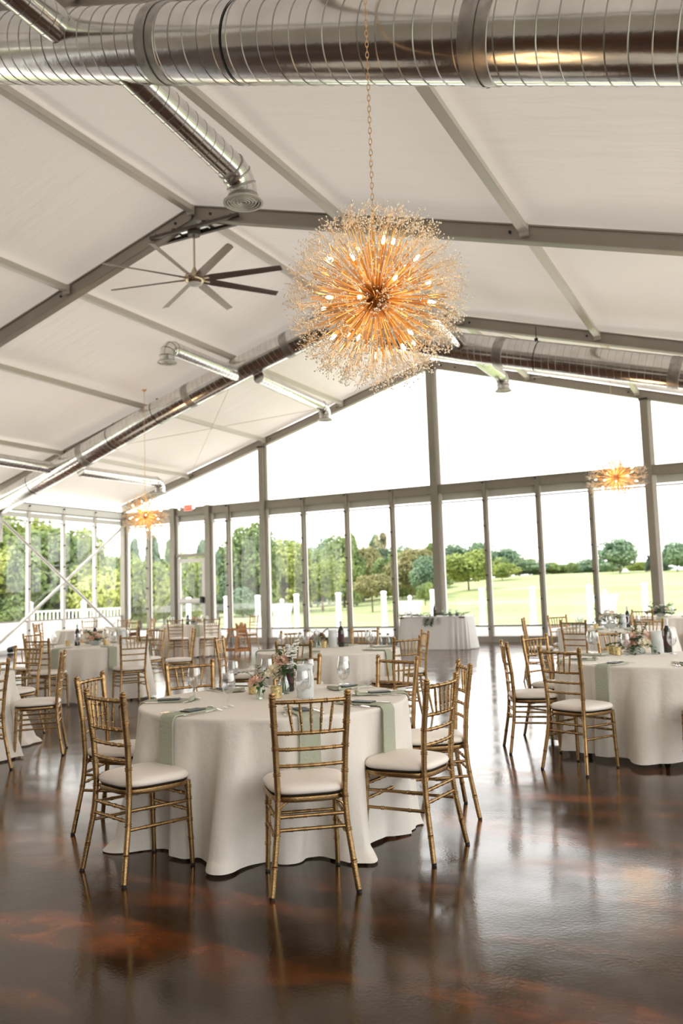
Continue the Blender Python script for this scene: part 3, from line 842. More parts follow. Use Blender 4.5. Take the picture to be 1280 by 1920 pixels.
def main_duct(name, label, pts, r, collars, branches, pitch, hang, seamr=.005, capend=None):
    t = thing(name, label, 'air duct', pts[0])
    o = Vector(pts[0]); L = [Vector(p) - o for p in pts]
    g = MB(); duct_pipe(g, L, r, 64, .5); mp_ = part('main_pipe', g, 'duct', t)
    g = MB()
    for a, b in zip(L[:-1], L[1:]): helix(g, a, b, r, pitch, seamr, 32)
    part('spiral_seam', g, 'duct_seam', mp_)
    def at(s):
        for a, b in zip(L[:-1], L[1:]):
            l = (b - a).length
            if s <= l: return a.lerp(b, s / l), (b - a).normalized()
            s -= l
        return L[-1], (L[-1] - L[-2]).normalized()
    def byx(x):
        s = 0
        for a, b in zip(L[:-1], L[1:]):
            if a.x + o.x <= x <= b.x + o.x:
                return s + (b - a).length * (x - a.x - o.x) / (b.x - a.x)
            s += (b - a).length
        return s
    for x in collars:
        p, tt = at(byx(x)); g = MB(); g.sweep([p - tt * .10, p - tt * .095, p + tt * .095, p + tt * .10], [r, r * 1.025, r * 1.025, r], 64, False)
        c_ = part('collar', g, 'duct_collar', t)
        g = MB(); g.sweep([p - tt * .012, p + tt * .012], [r * 1.05] * 2, 64, False); part('clamp_ring', g, 'duct_seam', c_)
    for x in hang:
        p, tt = at(byx(x)); g = MB()
        g.sweep([p - tt * .008, p + tt * .008], [r * 1.022] * 2, 48, False)
        P = p + o; ztop = roof(P.x, RD * .5) - o.z
        if ztop > p.z + r: g.tube(p + Vector((0, 0, r)), Vector((p.x, p.y, ztop)), .008, 6); g.box(p + Vector((0, 0, r + .03)), (.06, .05, .07))
        part('hanger_strap', g, 'dark_metal', t)
    for (a, b, rr, drop, dif) in branches: branch(t, Vector(a) - o, Vector(b) - o, rr, drop, dif)
    return t
main_duct('spiral_duct', 'big shiny spiral duct crossing the top of the view nearest the camera', [(-10.2, 4.95, 4.05), (0, 4.95, 7.02), (10.3, 4.95, 3.72)], .285,
          (-4, .6, 4.05, 6.6), [((3.60, 4.98, 5.70), (3.72, 6.28, 5.42), .135, .05, True), ((3.15, 4.85, 6.02), (3.1, 3.0, 6.15), .14, .1, True),
          ((-3.6, 5.05, 5.95), (-3.6, 6.4, 5.9), .135, .10, True), ((9.3, 5.05, 4.1), (9.3, 6.4, 4.1), .135, .10, True)], .135, (-6, -2, 2.0, 4.75, 8.8), .0055)
fd = main_duct('spiral_duct', 'long spiral duct following the roof slope in the distance', [(-10.25, 15.78, 4.07), (-4.82, 15.78, 5.90), (-1.78, 15.78, 6.80), (-.25, 15.78, 7.2), (2.86, 15.78, 6.22), (10.4, 15.78, 4.1)], .285,
          (-7.2, -3.9, -1.2, 1.2, 3.6, 6.75, 9), [((-2.55, 15.7, 6.45), (-2.65, 13.55, 6.52), .15, .12, True), ((-8.2, 15.7, 4.82), (-8.3, 13.5, 4.85), .15, .12, True),
          ((-2.05, 15.85, 6.35), (-1.9, 18.55, 6.17), .14, .12, True), ((-7.45, 15.85, 4.7), (-7.3, 18.6, 4.70), .14, .12, True), ((2.85, 15.85, 6.2), (2.85, 18.35, 6.22), .14, .12, True),
          ((2.85, 15.7, 6.25), (2.85, 13.6, 6.4), .14, .12, True)], .135, (-9, -6.3, -4.9, .3, 4.3, 7.8), .0035)
g = MB(); a = Vector((0, 0, 0)); g.sweep([a, a + Vector((-.25, 0, -.12)), a + Vector((-.33, 0, -.35)), a + Vector((-.33, 0, -1.0))], [.29] * 4, 32); part('end_elbow', g, 'duct_collar', fd)

# ================================================================ ceiling fan under the ridge
fy = frames[2]
fan = thing('ceiling_fan', 'large eight-bladed metal ceiling fan hanging from the ridge on a long rod', 'fan', (-.03, fy, 6.56))
g = MB(); g.tube((0, 0, .10), (0, 0, .80), .016, 12); g.lathe([(.06, .08), (.05, .14), (.02, .2)], (0, 0, 0), 20); part('down_rod', g, 'fan_motor', fan)
g = MB(); g.lathe([(.03, .10), (.10, .085), (.155, .06), (.165, .02), (.165, -.02), (.14, -.05), (.12, -.07)], seg=36); part('motor_housing', g, 'fan_motor', fan)
g = MB(); g.lathe([(.12, -.06), (.11, -.085), (.06, -.105), (.001, -.11)], seg=30); part('light_lens', g, 'white_panel', fan)
for k in range(8):
    g = MB(); secs = []
    for u, ww, tw in ((.0, .10, -30), (.1, .135, -26), (.5, .13, -22), (1, .12, -18)):
        x = .17 + u * 1.32; a_ = math.radians(tw); n_ = 6; top, bot = [], []
        for i in range(n_ + 1):
            q = -ww / 2 + ww * i / n_; th = .010 * math.sqrt(max(0, 1 - (2 * i / n_ - 1) ** 2)) + .001; cam_ = .012 * (1 - (2 * i / n_ - 1) ** 2)
            top.append((x, q * math.cos(a_) - (th + cam_) * math.sin(a_), q * math.sin(a_) + (th + cam_) * math.cos(a_))); bot.append((x, q * math.cos(a_) - (cam_ - th) * math.sin(a_), q * math.sin(a_) + (cam_ - th) * math.cos(a_)))
        secs.append(top + bot[::-1])
    m_ = len(secs[0]); vs = [p for s_ in secs for p in s_]; fs = []
    for i in range(3):
        for j in range(m_): fs.append((i * m_ + j, i * m_ + (j + 1) % m_, (i + 1) * m_ + (j + 1) % m_, (i + 1) * m_ + j))
    fs.append(tuple(range(m_ - 1, -1, -1))); fs.append(tuple(3 * m_ + j for j in range(m_))); g.add(vs, fs)
    b_ = part('blade', g, 'fan_blade', fan); b_.rotation_euler = (0, 0, math.radians(12 + 45 * k))
    g = MB(); g.box((.2, 0, .0), (.12, .05, .02)); part('blade_bracket', g, 'fan_motor', b_, False)
g = MB()
for yy in (-.13, .12): g.box((.08, yy, .82), (1.75, .06, .05))
for xx in (-.3, .3): g.box((xx, 0, .855), (.05, .34, .03))
g.lathe([(.10, .74), (.11, .79), (.10, .86)], (0, 0, 0), 24)
part('mounting_bracket', g, 'fan_bracket', fan, False)
g = MB(); g.box((0, 0, .838), (.5, .30, .010)); part('mounting_plate', g, 'duct', fan, False)

# ================================================================ chandeliers
def fib(n, jitter=0., seed=0):
    rg = random.Random(seed); out = []
    for i in range(n):
        z = 1 - 2 * (i + .5) / n; r = math.sqrt(1 - z * z); a = i * 2.399963
        v = Vector((r * math.cos(a), r * math.sin(a), z)) + Vector((rg.uniform(-1, 1), rg.uniform(-1, 1), rg.uniform(-1, 1))) * jitter
        out.append(v.normalized())
    return out
def rotz_to(d):
    return d.to_track_quat('Z', 'Y').to_matrix().to_4x4()
def spray(seed, RB=1):
    rg = random.Random(seed); w = MB(); bd = MB()
    w.tube((0, 0, .05), (0, 0, .43), .0013, 3)
    for k in range(4):
        z0 = rg.uniform(.34, .43); a = rg.uniform(0, 2 * PI); s_ = rg.uniform(.02, .075); z1 = rg.uniform(.46, .52)
        e1 = Vector((math.cos(a) * s_, math.sin(a) * s_, z1)); w.tube((0, 0, z0), e1, .0011, 3)
        for j in range(rg.choice((3, 4))):
            e2 = e1 + Vector((rg.uniform(-.045, .045), rg.uniform(-.045, .045), rg.uniform(-.03, .075))); w.tube(e1, e2, .0009, 3)
            bd.ball(e2, rg.uniform(.0042, .0068), 4, 6)
            if rg.random() < .4: bd.ball(e1.lerp(e2, .5) + Vector((.006, .004, 0)), .0042, 4, 6)
    for k in range(2):
        z = rg.uniform(.15, .36); bd.ball((rg.uniform(-.015, .015), rg.uniform(-.015, .015), z), .005, 4, 6)
    return w, bd
SPR = []
for sd in range(6):
    w, bd = spray(sd); m_ = MB(); m_.cur = 0; m_.add(w.v, w.f); m_.cur = 1; m_.add(bd.v, bd.f); SPR.append(m_)
SPRM = [m.mesh('crystal_spray', ['wire', 'bead']) for m in SPR]
rod_ = MB(); rod_.sweep([(0, 0, .03), (0, 0, .40), (0, 0, .425)], [.0034, .0034, .0045], 6); ROD = rod_.mesh('rod', 'brass')
arm_ = MB(); arm_.sweep([(0, 0, .03), (0, 0, .30)], .0065, 8); arm_.sweep([(0, 0, .30), (0, 0, .305), (0, 0, .345)], [.0065, .0125, .0125], 12); ARM = arm_.mesh('candle_arm', 'brass')
blb = MB(); blb.lathe([(.006, .345), (.0100, .356), (.0110, .366), (.0075, .382), (.002, .393)], seg=10); BULB = blb.mesh('bulb', 'bulb')
def chain_mesh(z0, z1):
    g = MB(); L = .046; n = int((z1 - z0) / (L * .78)); st = (z1 - z0) / n
    for i in range(n):
        Mx = Matrix.Rotation(PI / 2, 3, 'X') if i % 2 == 0 else Matrix.Rotation(PI / 2, 3, 'Z') @ Matrix.Rotation(PI / 2, 3, 'X')
        g.torus((0, 0, z0 + st * (i + .5)), .0095, .0024, Mx, 12, 5, 2.3)
    return g
dirs = fib(340, .04, 5)
def chandelier(loc, label, detail, light):
    t = thing('chandelier', label, 'chandelier', loc, 0.4, 'dandelion chandeliers')
    g = MB(); g.ball((0, 0, 0), .05, 10, 16); part('hub', g, 'brass', t)
    zt = roof(loc[0], RD * .2) - loc[2]
    g = MB(); g.tube((0, 0, .05), (0, 0, .56), .006, 8); part('stem', g, 'brass', t)
    g = chain_mesh(.56, zt); part('chain', g, 'chain', t)
    g = MB(); g.lathe([(.06, zt), (.06, zt - .015), (.012, zt - .05)], seg=20); part('ceiling_canopy', g, 'chain', t)
    cand = fib(22, .16, 9)
    for d in cand:
        a_ = put('candle_arm', ARM, t, M=rotz_to(d)); put('bulb', BULB, a_)
    sprd = fib(230, .05, 3); rg = random.Random(4)
    if detail:
        dcam = Vector((2.0, -4.6, -1.8)).normalized()
        ordr = sorted(dirs, key=lambda d: -d.dot(dcam)); sh, rest = ordr[:95], ordr[95:]
        for d in sh: put('rod', ROD, t, M=rotz_to(d) @ Matrix.Diagonal((1, 1, rg.uniform(.82, 1.03), 1)))
        g = MB()
        for d in rest:
            Mx = (rotz_to(d)).to_3x3(); k = rg.uniform(.82, 1.03); g.add([Mx @ (Vector(v) * k) for v in rod_.v], rod_.f)
        tag(part('rods', g, 'brass', t), kind='stuff')
        ordr = sorted(sprd, key=lambda d: abs(d.dot(dcam) + .05)); sh, rest = ordr[:95], ordr[95:]
        for i, d in enumerate(sh): put('crystal_spray', SPRM[i % 6], t, M=rotz_to(d) @ Matrix.Rotation(i, 4, 'Z'))
        g = MB()
        for i, d in enumerate(rest):
            Mx = (rotz_to(d) @ Matrix.Rotation(i, 4, 'Z')).to_3x3(); s_ = SPR[i % 6]; o_ = len(g.v)
            g.v += [tuple(Mx @ Vector(v)) for v in s_.v]; g.f += [tuple(q + o_ for q in f) for f in s_.f]; g.mi += s_.mi
        tag(put('crystal_sprays', g.mesh('crystal_sprays', ['wire', 'bead']), t), kind='stuff')
        global SPRAY_ALL, ROD_ALL
        g2 = MB()
        for i, d in enumerate(sprd):
            if i % 2: continue
            Mx = (rotz_to(d) @ Matrix.Rotation(i, 4, 'Z')).to_3x3(); s_ = SPR[i % 6]; o_ = len(g2.v)
            g2.v += [tuple(Mx @ Vector(v)) for v in s_.v]; g2.f += [tuple(q + o_ for q in f) for f in s_.f]; g2.mi += s_.mi
        SPRAY_ALL = g2.mesh('crystal_sprays', ['wire', 'bead'])
        g2 = MB()
        for d in dirs[::2]:
            Mx = rotz_to(d).to_3x3(); g2.add([Mx @ Vector(v) for v in rod_.v], rod_.f)
        ROD_ALL = g2.mesh('rods', 'brass')
    else:
        put('rods', ROD_ALL, t)['kind'] = 'stuff'; put('crystal_sprays', SPRAY_ALL, t)['kind'] = 'stuff'
    ld = bpy.data.lights.new('chandelier_light', 'POINT'); ld.energy = light; ld.color = (1, .66, .33); ld.shadow_soft_size = .3
    lo = bpy.data.objects.new('chandelier_light', ld); C.objects.link(lo); lo.parent = t
    return t
chandelier((5.91, 4.58, 3.20), 'large gold starburst chandelier with crystal beads hanging nearest, above the front tables', True, 12)
chandelier((5.54, 16.25, 3.39), 'small-looking gold starburst chandelier hanging far right before the glass gable', False, 12)
chandelier((-4.62, 14.96, 3.29), 'small-looking gold starburst chandelier hanging far left near the corner', False, 12)

# ================================================================ gold bamboo-style chairs
def bamboo(g, pts, r, rings, seg=12, r_end=None, caps=True):
    """tube through pts (straight pieces) with double rings at the given shares of its length"""
    pts = [Vector(p) for p in pts]; L = [0]
    for a, b in zip(pts[:-1], pts[1:]): L.append(L[-1] + (b - a).length)
    T = L[-1]; ss = {0: 1., T: 1.}
    for l in L[1:-1]: ss[l] = 1.
    for k in rings:
        c = k * T
        for d, m in ((-.0085, 1), (-.007, 1.25), (-.0035, 1.25), (-.0015, 1.0), (.0015, 1.0), (.0035, 1.25), (.007, 1.25), (.0085, 1)):
            if 0 < c + d < T: ss[c + d] = m
    keys = sorted(ss); P = []; Rr = []
    for s in keys:
        for i in range(len(pts) - 1):
            if L[i] <= s <= L[i + 1] + 1e-9: P.append(pts[i].lerp(pts[i + 1], (s - L[i]) / (L[i + 1] - L[i]))); break
        base = r if r_end is None else r + (r_end - r) * s / T
        Rr.append(base * ss[s])
    g.sweep(P, Rr, seg, caps)
def arc(a, b, bow, n=7):
    a, b = Vector(a), Vector(b); return [a.lerp(b, i / n) + Vector(bow) * (1 - (2 * i / n - 1) ** 2) for i in range(n + 1)]
def post_pt(sx, z):
    # centre line of a rear post at height z
    ks = [(0, .205, -.245), (.12, .190, -.225), (.30, .168, -.195), (.45, .160, -.185), (.65, .168, -.196), (.92, .182, -.232)]
    for (z0, x0, y0), (z1, x1, y1) in zip(ks[:-1], ks[1:]):
        if z0 <= z <= z1: u = (z - z0) / (z1 - z0); return Vector((sx * (x0 + (x1 - x0) * u), y0 + (y1 - y0) * u, z))
def make_chair():
    t = thing('banquet_chair', '', 'chair')
    for sx in (-1, 1):
        g = MB(); zs = [0.012 + .9 * i / 14 for i in range(15)]
        bamboo(g, [post_pt(sx, z) for z in zs], .0138, (.14, .30, .47, .60, .735, .86, .965), 12, .0165)
        tp = post_pt(sx, .912); g.lathe([(.0165, 0), (.0195, .003), (.0195, .007), (.014, .011), (.017, .016), (.016, .022), (.009, .027), (.001, .029)], tp, 12, False, False)
        p = part('back_post', g, 'gold', t)
        g = MB(); g.lathe([(.013, 0), (.0135, .012)], post_pt(sx, 0), 12); part('foot_cap', g, 'dark_metal', p)
        g = MB(); bamboo(g, [(sx * .182, .178, .012), (sx * .176, .168, .22), (sx * .172, .160, .44)], .0125, (.30, .52, .78, .92), 12, .0155)
        p = part('leg', g, 'gold', t)
        g = MB(); g.lathe([(.012, 0), (.0125, .012)], (sx * .182, .178, 0), 12); part('foot_cap', g, 'dark_metal', p)
    for z, bow, r in ((.893, -.018, .0105), (.745, -.022, .0095), (.668, -.022, .009), (.590, -.020, .009)):
        g = MB(); bamboo(g, arc(post_pt(-1, z), post_pt(1, z), (0, bow, 0)), r, (.17, .33, .5, .67, .83) if z < .88 else (.14, .3, .5, .7, .86), 10)
        part('back_rail', g, 'gold', t)
    for k in range(5):
        u = (k - 2) / 2.; g = MB()
        yb = -.232 + .025 - .018 * (1 - (u * .62) ** 2) - .0; a = Vector((u * .088, -.222 - .008 - .010 * (1 - u * u * .5), .748)); b = Vector((u * .108, -.2365 - .010 * (1 - u * u * .5), .890))
        bamboo(g, [a, a.lerp(b, .5), b], .0058, (.30, .52, .76), 8); g2 = MB()
        g.sweep([a.lerp(b, .22), a.lerp(b, .4), a.lerp(b, .52), a.lerp(b, .7), a.lerp(b, .84)], [.0055, .0082, .0070, .0082, .0055], 8, False)
        part('spindle', g, 'gold', t)
    # seat
    def outline(o=0., n=40):
        out = []
        for i in range(n):
            a = 2 * PI * i / n; c, s = math.cos(a), math.sin(a); e = 2 / 3.6
            x = abs(c) ** e * (1 if c > 0 else -1); y = abs(s) ** e * (1 if s > 0 else -1)
            hw = (.198 + .018 * y + o); out.append((x * hw, -.005 + y * (.198 + o)))
        return out
    def slab(g, layers):
        n = 40; vs = []
        for o, z in layers: vs += [(x, y, z) for x, y in outline(o, n)]
        fs = []
        for i in range(len(layers) - 1):
            for k in range(n): fs.append((i * n + k, i * n + (k + 1) % n, (i + 1) * n + (k + 1) % n, (i + 1) * n + k))
        fs.append(tuple(range(n - 1, -1, -1))); fs.append(tuple((len(layers) - 1) * n + k for k in range(n))); g.add(vs, fs)
    g = MB(); slab(g, [(-.012, .415), (-.002, .42), (.002, .43), (.0, .443), (-.006, .447)]); part('seat_frame', g, 'gold', t)
    g = MB(); slab(g, [(-.010, .447), (-.003, .452), (-.002, .456)]); c_ = part('cushion_base', g, 'cushion_dark', t)
    g = MB(); slab(g, [(-.004, .455), (.003, .462), (.005, .472), (.0, .484), (-.012, .493), (-.035, .499), (-.08, .504), (-.13, .506)]); part('seat_cushion', g, 'cushion', t, True, 80)
    # stretchers
    fl = lambda sx, z: Vector((sx * (.182 - .02 * z), .178 - .035 * z, z))
    for sx in (-1, 1):
        for z in (.345, .255):
            g = MB(); a, b = post_pt(sx, z), fl(sx, z - .01); bamboo(g, [a, b], .0085, (.28, .72), 10); part('stretcher', g, 'gold', t)
        g = MB(); a = post_pt(sx, .36); b = fl(sx, .36)
    for z in (.365, .285):
        g = MB(); bamboo(g, [fl(-1, z), fl(1, z)], .0085, (.2, .4, .6, .8), 10); part('stretcher', g, 'gold', t)
    g = MB(); bamboo(g, [post_pt(-1, .355), post_pt(1, .355)], .0088, (.2, .4, .6, .8), 10); part('stretcher', g, 'gold', t)
    g = MB(); bamboo(g, [post_pt(-1, .295), post_pt(1, .295)], .0085, (.2, .4, .6, .8), 10); part('stretcher', g, 'gold', t)
    for sx in (-1, 1):
        g = MB(); a = post_pt(sx, .37); g.sweep([a, a + Vector((-sx * .02, .0, .035)), Vector((sx * .115, a.y + .012, .418))], .0065, 8); part('brace', g, 'gold', t)
    return t
chair0 = make_chair(); first_chair = [True]
def chair(mx, my, dx, dy, label, group):
    """mx, my = middle between the rear feet, dx, dy = where the chair faces"""
    l = math.hypot(dx, dy); dx, dy = dx / l, dy / l
    loc = (mx + .24 * dx, my + .24 * dy, 0); rz = math.atan2(dy, dx) - PI / 2
    if first_chair[0]:
        first_chair[0] = False; chair0.location = loc; chair0.rotation_euler = (0, 0, rz); chair0['label'] = label; chair0['group'] = group; return chair0
    return dup(chair0, loc, rz, label, group)

# ================================================================ tables and cloths
def cloth_fn(R, seed, flare, amp, nf, chairs=()):
    nf = nf + 6
    rg = random.Random(seed); hs = [(k, rg.uniform(.4, 1.) * (1 if abs(k - nf) < 4 else .4), rg.uniform(0, 2 * PI)) for k in range(4, nf + 6)]
    nrm = math.sqrt(sum(h[1] ** 2 for h in hs)) * .9
    def F(a): 
        v = sum(w * math.cos(k * a + p) for k, w, p in hs) / nrm
        return (1.5 * (abs(math.sin(v * 1.25)) ** .75) * (1 if v > 0 else -1)) * .75 - .1
    def dent(a):
        m = 0.
        for c in chairs:
            d = (a - c + PI) % (2 * PI) - PI; m = max(m, math.exp(-(d / .29) ** 4))
        return m
    def r(a, t):
        dn = dent(a); k = 1 - dn; v = R - .035 * dn * t + .010 + flare * k * t ** 1.15 + amp * (.55 + .45 * k) * (t ** .62) * F(a + .05 * t)
        return max(v, R - .05)
    return r
def make_cloth(name, label, x, y, R, H, seed, flare=.16, amp=.055, nf=9, hem=.012, puddle=0., mat='cloth', group=None, chairs=()):
    g = MB(); fn = cloth_fn(R, seed, flare, amp, nf, [math.radians(c) for c in chairs]); n = 360; rows = 46; vs = []
    rg = random.Random(seed + 50); ph = [rg.uniform(0, 6.28) for _ in range(6)]
    rad = [0.02, .2, .4, .55, .68, .80, .90, .955, .985]
    for q in rad:
        for k in range(n): a = 2 * PI * k / n; vs.append((R * q * math.cos(a), R * q * math.sin(a), H))
    for i, (dr, dz) in enumerate(((.000, -.0008), (.006, -.004), (.010, -.011))):
        for k in range(n): a = 2 * PI * k / n; vs.append(((R + dr) * math.cos(a), (R + dr) * math.sin(a), H + dz))
    top = len(rad) + 3
    for i in range(1, rows + 1):
        t = i / rows
        for k in range(n):
            a = 2 * PI * k / n; rr = fn(a, t)
            hm = hem + (.010 + .5 * puddle * 0) * (1 + math.sin(5 * a + ph[0]) + .6 * math.sin(11 * a + ph[1])) * .5
            z = (H - .011) + (hm - (H - .011)) * t
            if puddle and t > .93:
                u = (t - .93) / .07; rr += puddle * u * (1 if not chairs else .3 + .7 * (fn(a, 1) > R + .09)) * (.5 + .5 * math.sin(7 * a + ph[2])) * (.6 + .4 * math.sin(3 * a + ph[3])); z = max(.006, z) + .010 * math.sin(u * PI) * math.sin(13 * a)
            rr += .0035 * math.sin(23 * a + 9 * t + ph[4]) * t
            vs.append((rr * math.cos(a), rr * math.sin(a), z))
    fs = [tuple(range(n))]
    for i in range(top + rows - 1):
        for k in range(n):
            k2 = (k + 1) % n; fs.append((i * n + k, (i + 1) * n + k, (i + 1) * n + k2, i * n + k2))
    g.add(vs, fs); me = g.mesh('tablecloth', mat, True, 180)
    o = put(name, me, loc=(x, y, 0)); tag(o, label, 'tablecloth', group); return fn
table_root = []
def banquet_table(x, y, R, label, rz=0.):
    if not table_root:
        t = thing('round_table', label, 'table', (x, y, 0), rz, 'round banquet tables under the cloths')
        g = MB(); g.lathe([(.79, .722), (.80, .726), (.80, .744), (.79, .7475)], seg=64); part('tabletop', g, 'wood_dark', t)
        for k in range(4):
            a = PI / 4 + k * PI / 2; g = MB(); g.sweep([(.55 * math.cos(a), .55 * math.sin(a), .722), (.60 * math.cos(a), .60 * math.sin(a), .03)], .016, 10)
            l_ = part('leg', g, 'dark_metal', t)
            g = MB(); g.lathe([(.02, 0), (.024, .01), (.024, .035), (.017, .04)], (.60 * math.cos(a), .60 * math.sin(a), 0), 12); part('rubber_foot', g, 'dark_metal', l_)
        table_root.append(t); return t
    return dup(table_root[0], (x, y, 0), rz, label, scale=R / .82)

# ================================================================ tableware
TT = .7535  # top of a cloth
def protos():
    D = {}
    def hide(t): D[t.name] = t; return t
    # goblet
    t = thing('water_goblet', '', 'glass')
    g = MB(); g.lathe([(.001, .0015), (.034, .002), (.035, .004), (.018, .007), (.006, .012), (.0042, .022), (.0040, .060), (.0065, .072), (.018, .080), (.032, .096), (.040, .116), (.0425, .135), (.041, .160), (.037, .183), (.0355, .198), (.0347, .198), (.036, .183), (.0398, .160), (.0412, .135), (.0388, .117), (.031, .098), (.017, .083), (.001, .079)], seg=32, capb=False, capt=False)
    part('bowl', g, 'glass', t); D['goblet'] = t
    # fork, knife, spoon lying along +y
    t = thing('dinner_fork', '', 'fork'); g = MB()
    g.beam((0, -.095, .003), (0, -.03, .006), .0085, .0022); g.beam((0, -.03, .006), (0, .035, .003), .0055, .0022); g.beam((0, .035, .003), (0, .058, .0035), .021, .0018)
    part('handle', g, 'silver', t, False); g = MB()
    for k in range(4): g.beam(((k - 1.5) * .0058, .056, .0035), ((k - 1.5) * .0058, .080, .008), .0028, .0016); g.beam(((k - 1.5) * .0058, .080, .008), ((k - 1.5) * .0058, .102, .006), .0022, .0014)
    part('tines', g, 'silver', t, False); D['fork'] = t
    t = thing('dinner_knife', '', 'knife'); g = MB(); g.beam((0, -.11, .004), (0, .005, .004), .012, .0055); part('handle', g, 'silver', t, False)
    g = MB(); g.add([(-.0075, .005, .003), (.0085, .005, .003), (.0095, .08, .003), (.004, .112, .003), (-.0065, .11, .003), (-.0075, .005, .0048), (.0085, .005, .0048), (.0095, .08, .0048), (.004, .112, .0048), (-.0065, .11, .0048)],
                    [(4, 3, 2, 1, 0), (5, 6, 7, 8, 9), (0, 1, 6, 5), (1, 2, 7, 6), (2, 3, 8, 7), (3, 4, 9, 8), (4, 0, 5, 9)]); part('blade', g, 'silver', t, False); D['knife'] = t
    t = thing('table_spoon', '', 'spoon'); g = MB(); g.beam((0, -.10, .004), (0, -.02, .007), .008, .002); g.beam((0, -.02, .007), (0, .04, .004), .005, .002); part('handle', g, 'silver', t, False)
    g = MB(); g.ball((0, .066, .008), 1., 6, 14, (.0185, .030, .0065)); part('spoon_bowl', g, 'silver', t); D['spoon'] = t
    t = thing('menu_card', '', 'card'); g = MB(); g.box((0, 0, .004), (.072, .135, .006)); part('card', g, 'slate', t, False); D['card'] = t
    # votive
    t = thing('votive_candle', '', 'candle'); g = MB()
    g.lathe([(.031, 0), (.034, .003), (.0365, .076), (.0345, .076), (.032, .01), (.001, .01)], seg=28, capt=False); part('glass_cup', g, 'votive', t)
    g = MB(); g.lathe([(.030, .012), (.030, .045), (.001, .045)], seg=20, capt=False); g.tube((0, 0, .045), (0, 0, .055), .0015, 5); part('candle', g, 'wax', t); D['votive'] = t
    # wine bottle
    t = thing('wine_bottle', '', 'bottle'); g = MB()
    g.lathe([(.030, 0), (.0365, .004), (.037, .02), (.037, .185), (.033, .21), (.020, .232), (.0145, .25), (.0142, .295), (.0165, .297), (.0165, .307), (.014, .309)], seg=28); part('glass_body', g, 'wine', t)
    g = MB(); g.lathe([(.0374, .055), (.0376, .058), (.0376, .15), (.0374, .153)], seg=28, capb=False, capt=False); part('paper_label', g, 'wine_label', t)
    g = MB(); g.lathe([(.0150, .245), (.0152, .25), (.0170, .296), (.0172, .308), (.013, .311)], seg=20, capb=False); part('capsule', g, 'capsule_pale', t); D['bottle'] = t
    # frosted pitcher
    t = thing('water_pitcher', '', 'pitcher'); g = MB()
    g.lathe([(.050, 0), (.053, .004), (.056, .12), (.050, .16), (.050, .195), (.055, .205), (.053, .205), (.048, .195), (.048, .16), (.054, .12), (.051, .01), (.001, .008)], seg=32, capt=False); part('pitcher_body', g, 'frosted', t)
    g = MB(); g.sweep([(.052, 0, .18), (.085, 0, .175), (.092, 0, .13), (.085, 0, .08), (.055, 0, .06)], .007, 8); part('handle', g, 'frosted', t)
    g = MB(); g.lathe([(.0515, .03), (.0525, .13), (.001, .13)], seg=24, capb=False, capt=False); part('water', g, 'water', t); D['pitcher'] = t
    return D
PR = protos(); used = set()
def place(key, x, y, z, rz, label, group):
    o = PR[key]
    if key not in used:
        used.add(key); o.location = (x, y, z); o.rotation_euler = (0, 0, rz); o['label'] = label; o['group'] = group; return o
    return dup(o, (x, y, z), rz, label, group)
def napkin(x, y, ang, R, fn, hang, label, roll=False, w=.115, inner=.30, t0=.012):
    """folded napkin lying from the table edge inwards, with its tail hanging over the edge"""
    t = tag(None, None) if False else None
    g = MB(); c, s = math.cos(ang), math.sin(ang); n_ = 5
    path = []; Rn = R + .002
    path += [(Rn - inner, TT + .004), (Rn - inner * .5, TT + .004), (Rn - .02, TT + .004), (Rn + .004, TT + .001), (Rn + .0175, TT - .012), (Rn + .022, TT - .03)]
    if hang:
        for k in range(1, 11):
            d = .03 + (hang - .03) * k / 10; tt = d / .74
            mr = max(fn(ang + da * .012, tt) for da in (-5, -3, -1, 0, 1, 3, 5)); path.append((max(mr + .010, Rn + .02), TT - d))
    vs = []
    for off in (.0, .0065):
        for i, (r, z) in enumerate(path):
            a, b = path[max(0, i - 1)], path[min(len(path) - 1, i + 1)]; tx, tz = b[0] - a[0], b[1] - a[1]; l = math.hypot(tx, tz) or 1; nx, nz = -tz / l, tx / l
            for j in range(n_ + 1):
                q = (j / n_ - .5) * w; rr = r + nx * off; zz = z + nz * off + .0015 * math.sin(j * 2.1 + i)
                vs.append((c * rr - s * q, s * rr + c * q, zz))
    m = len(path); N = n_ + 1; fs = []
    for o_, fl in ((0, False), (m * N, True)):
        for i in range(m - 1):
            for j in range(n_):
                q = (o_ + i * N + j, o_ + i * N + j + 1, o_ + (i + 1) * N + j + 1, o_ + (i + 1) * N + j); fs.append(q[::-1] if not fl else q)
    K = m * N
    for i in range(m - 1):
        fs.append((i * N, (i + 1) * N, K + (i + 1) * N, K + i * N)); fs.append((i * N + n_, K + i * N + n_, K + (i + 1) * N + n_, (i + 1) * N + n_))
    for j in range(n_):
        fs.append((j, K + j, K + j + 1, j + 1)); b0 = (m - 1) * N; fs.append((b0 + j, b0 + j + 1, K + b0 + j + 1, K + b0 + j))
    g.add(vs, fs)
    if roll:
        e = Vector((c * (Rn - inner), s * (Rn - inner), TT + .016)); sd = Vector((-s, c, 0)); g.sweep([e - sd * w * .5, e, e + sd * w * .5], [.012, .014, .012], 10)
    o = put('napkin', g.mesh('napkin', 'sage', True, 60), loc=(x, y, 0)); tag(o, label, 'napkin', 'sage folded napkins'); return o

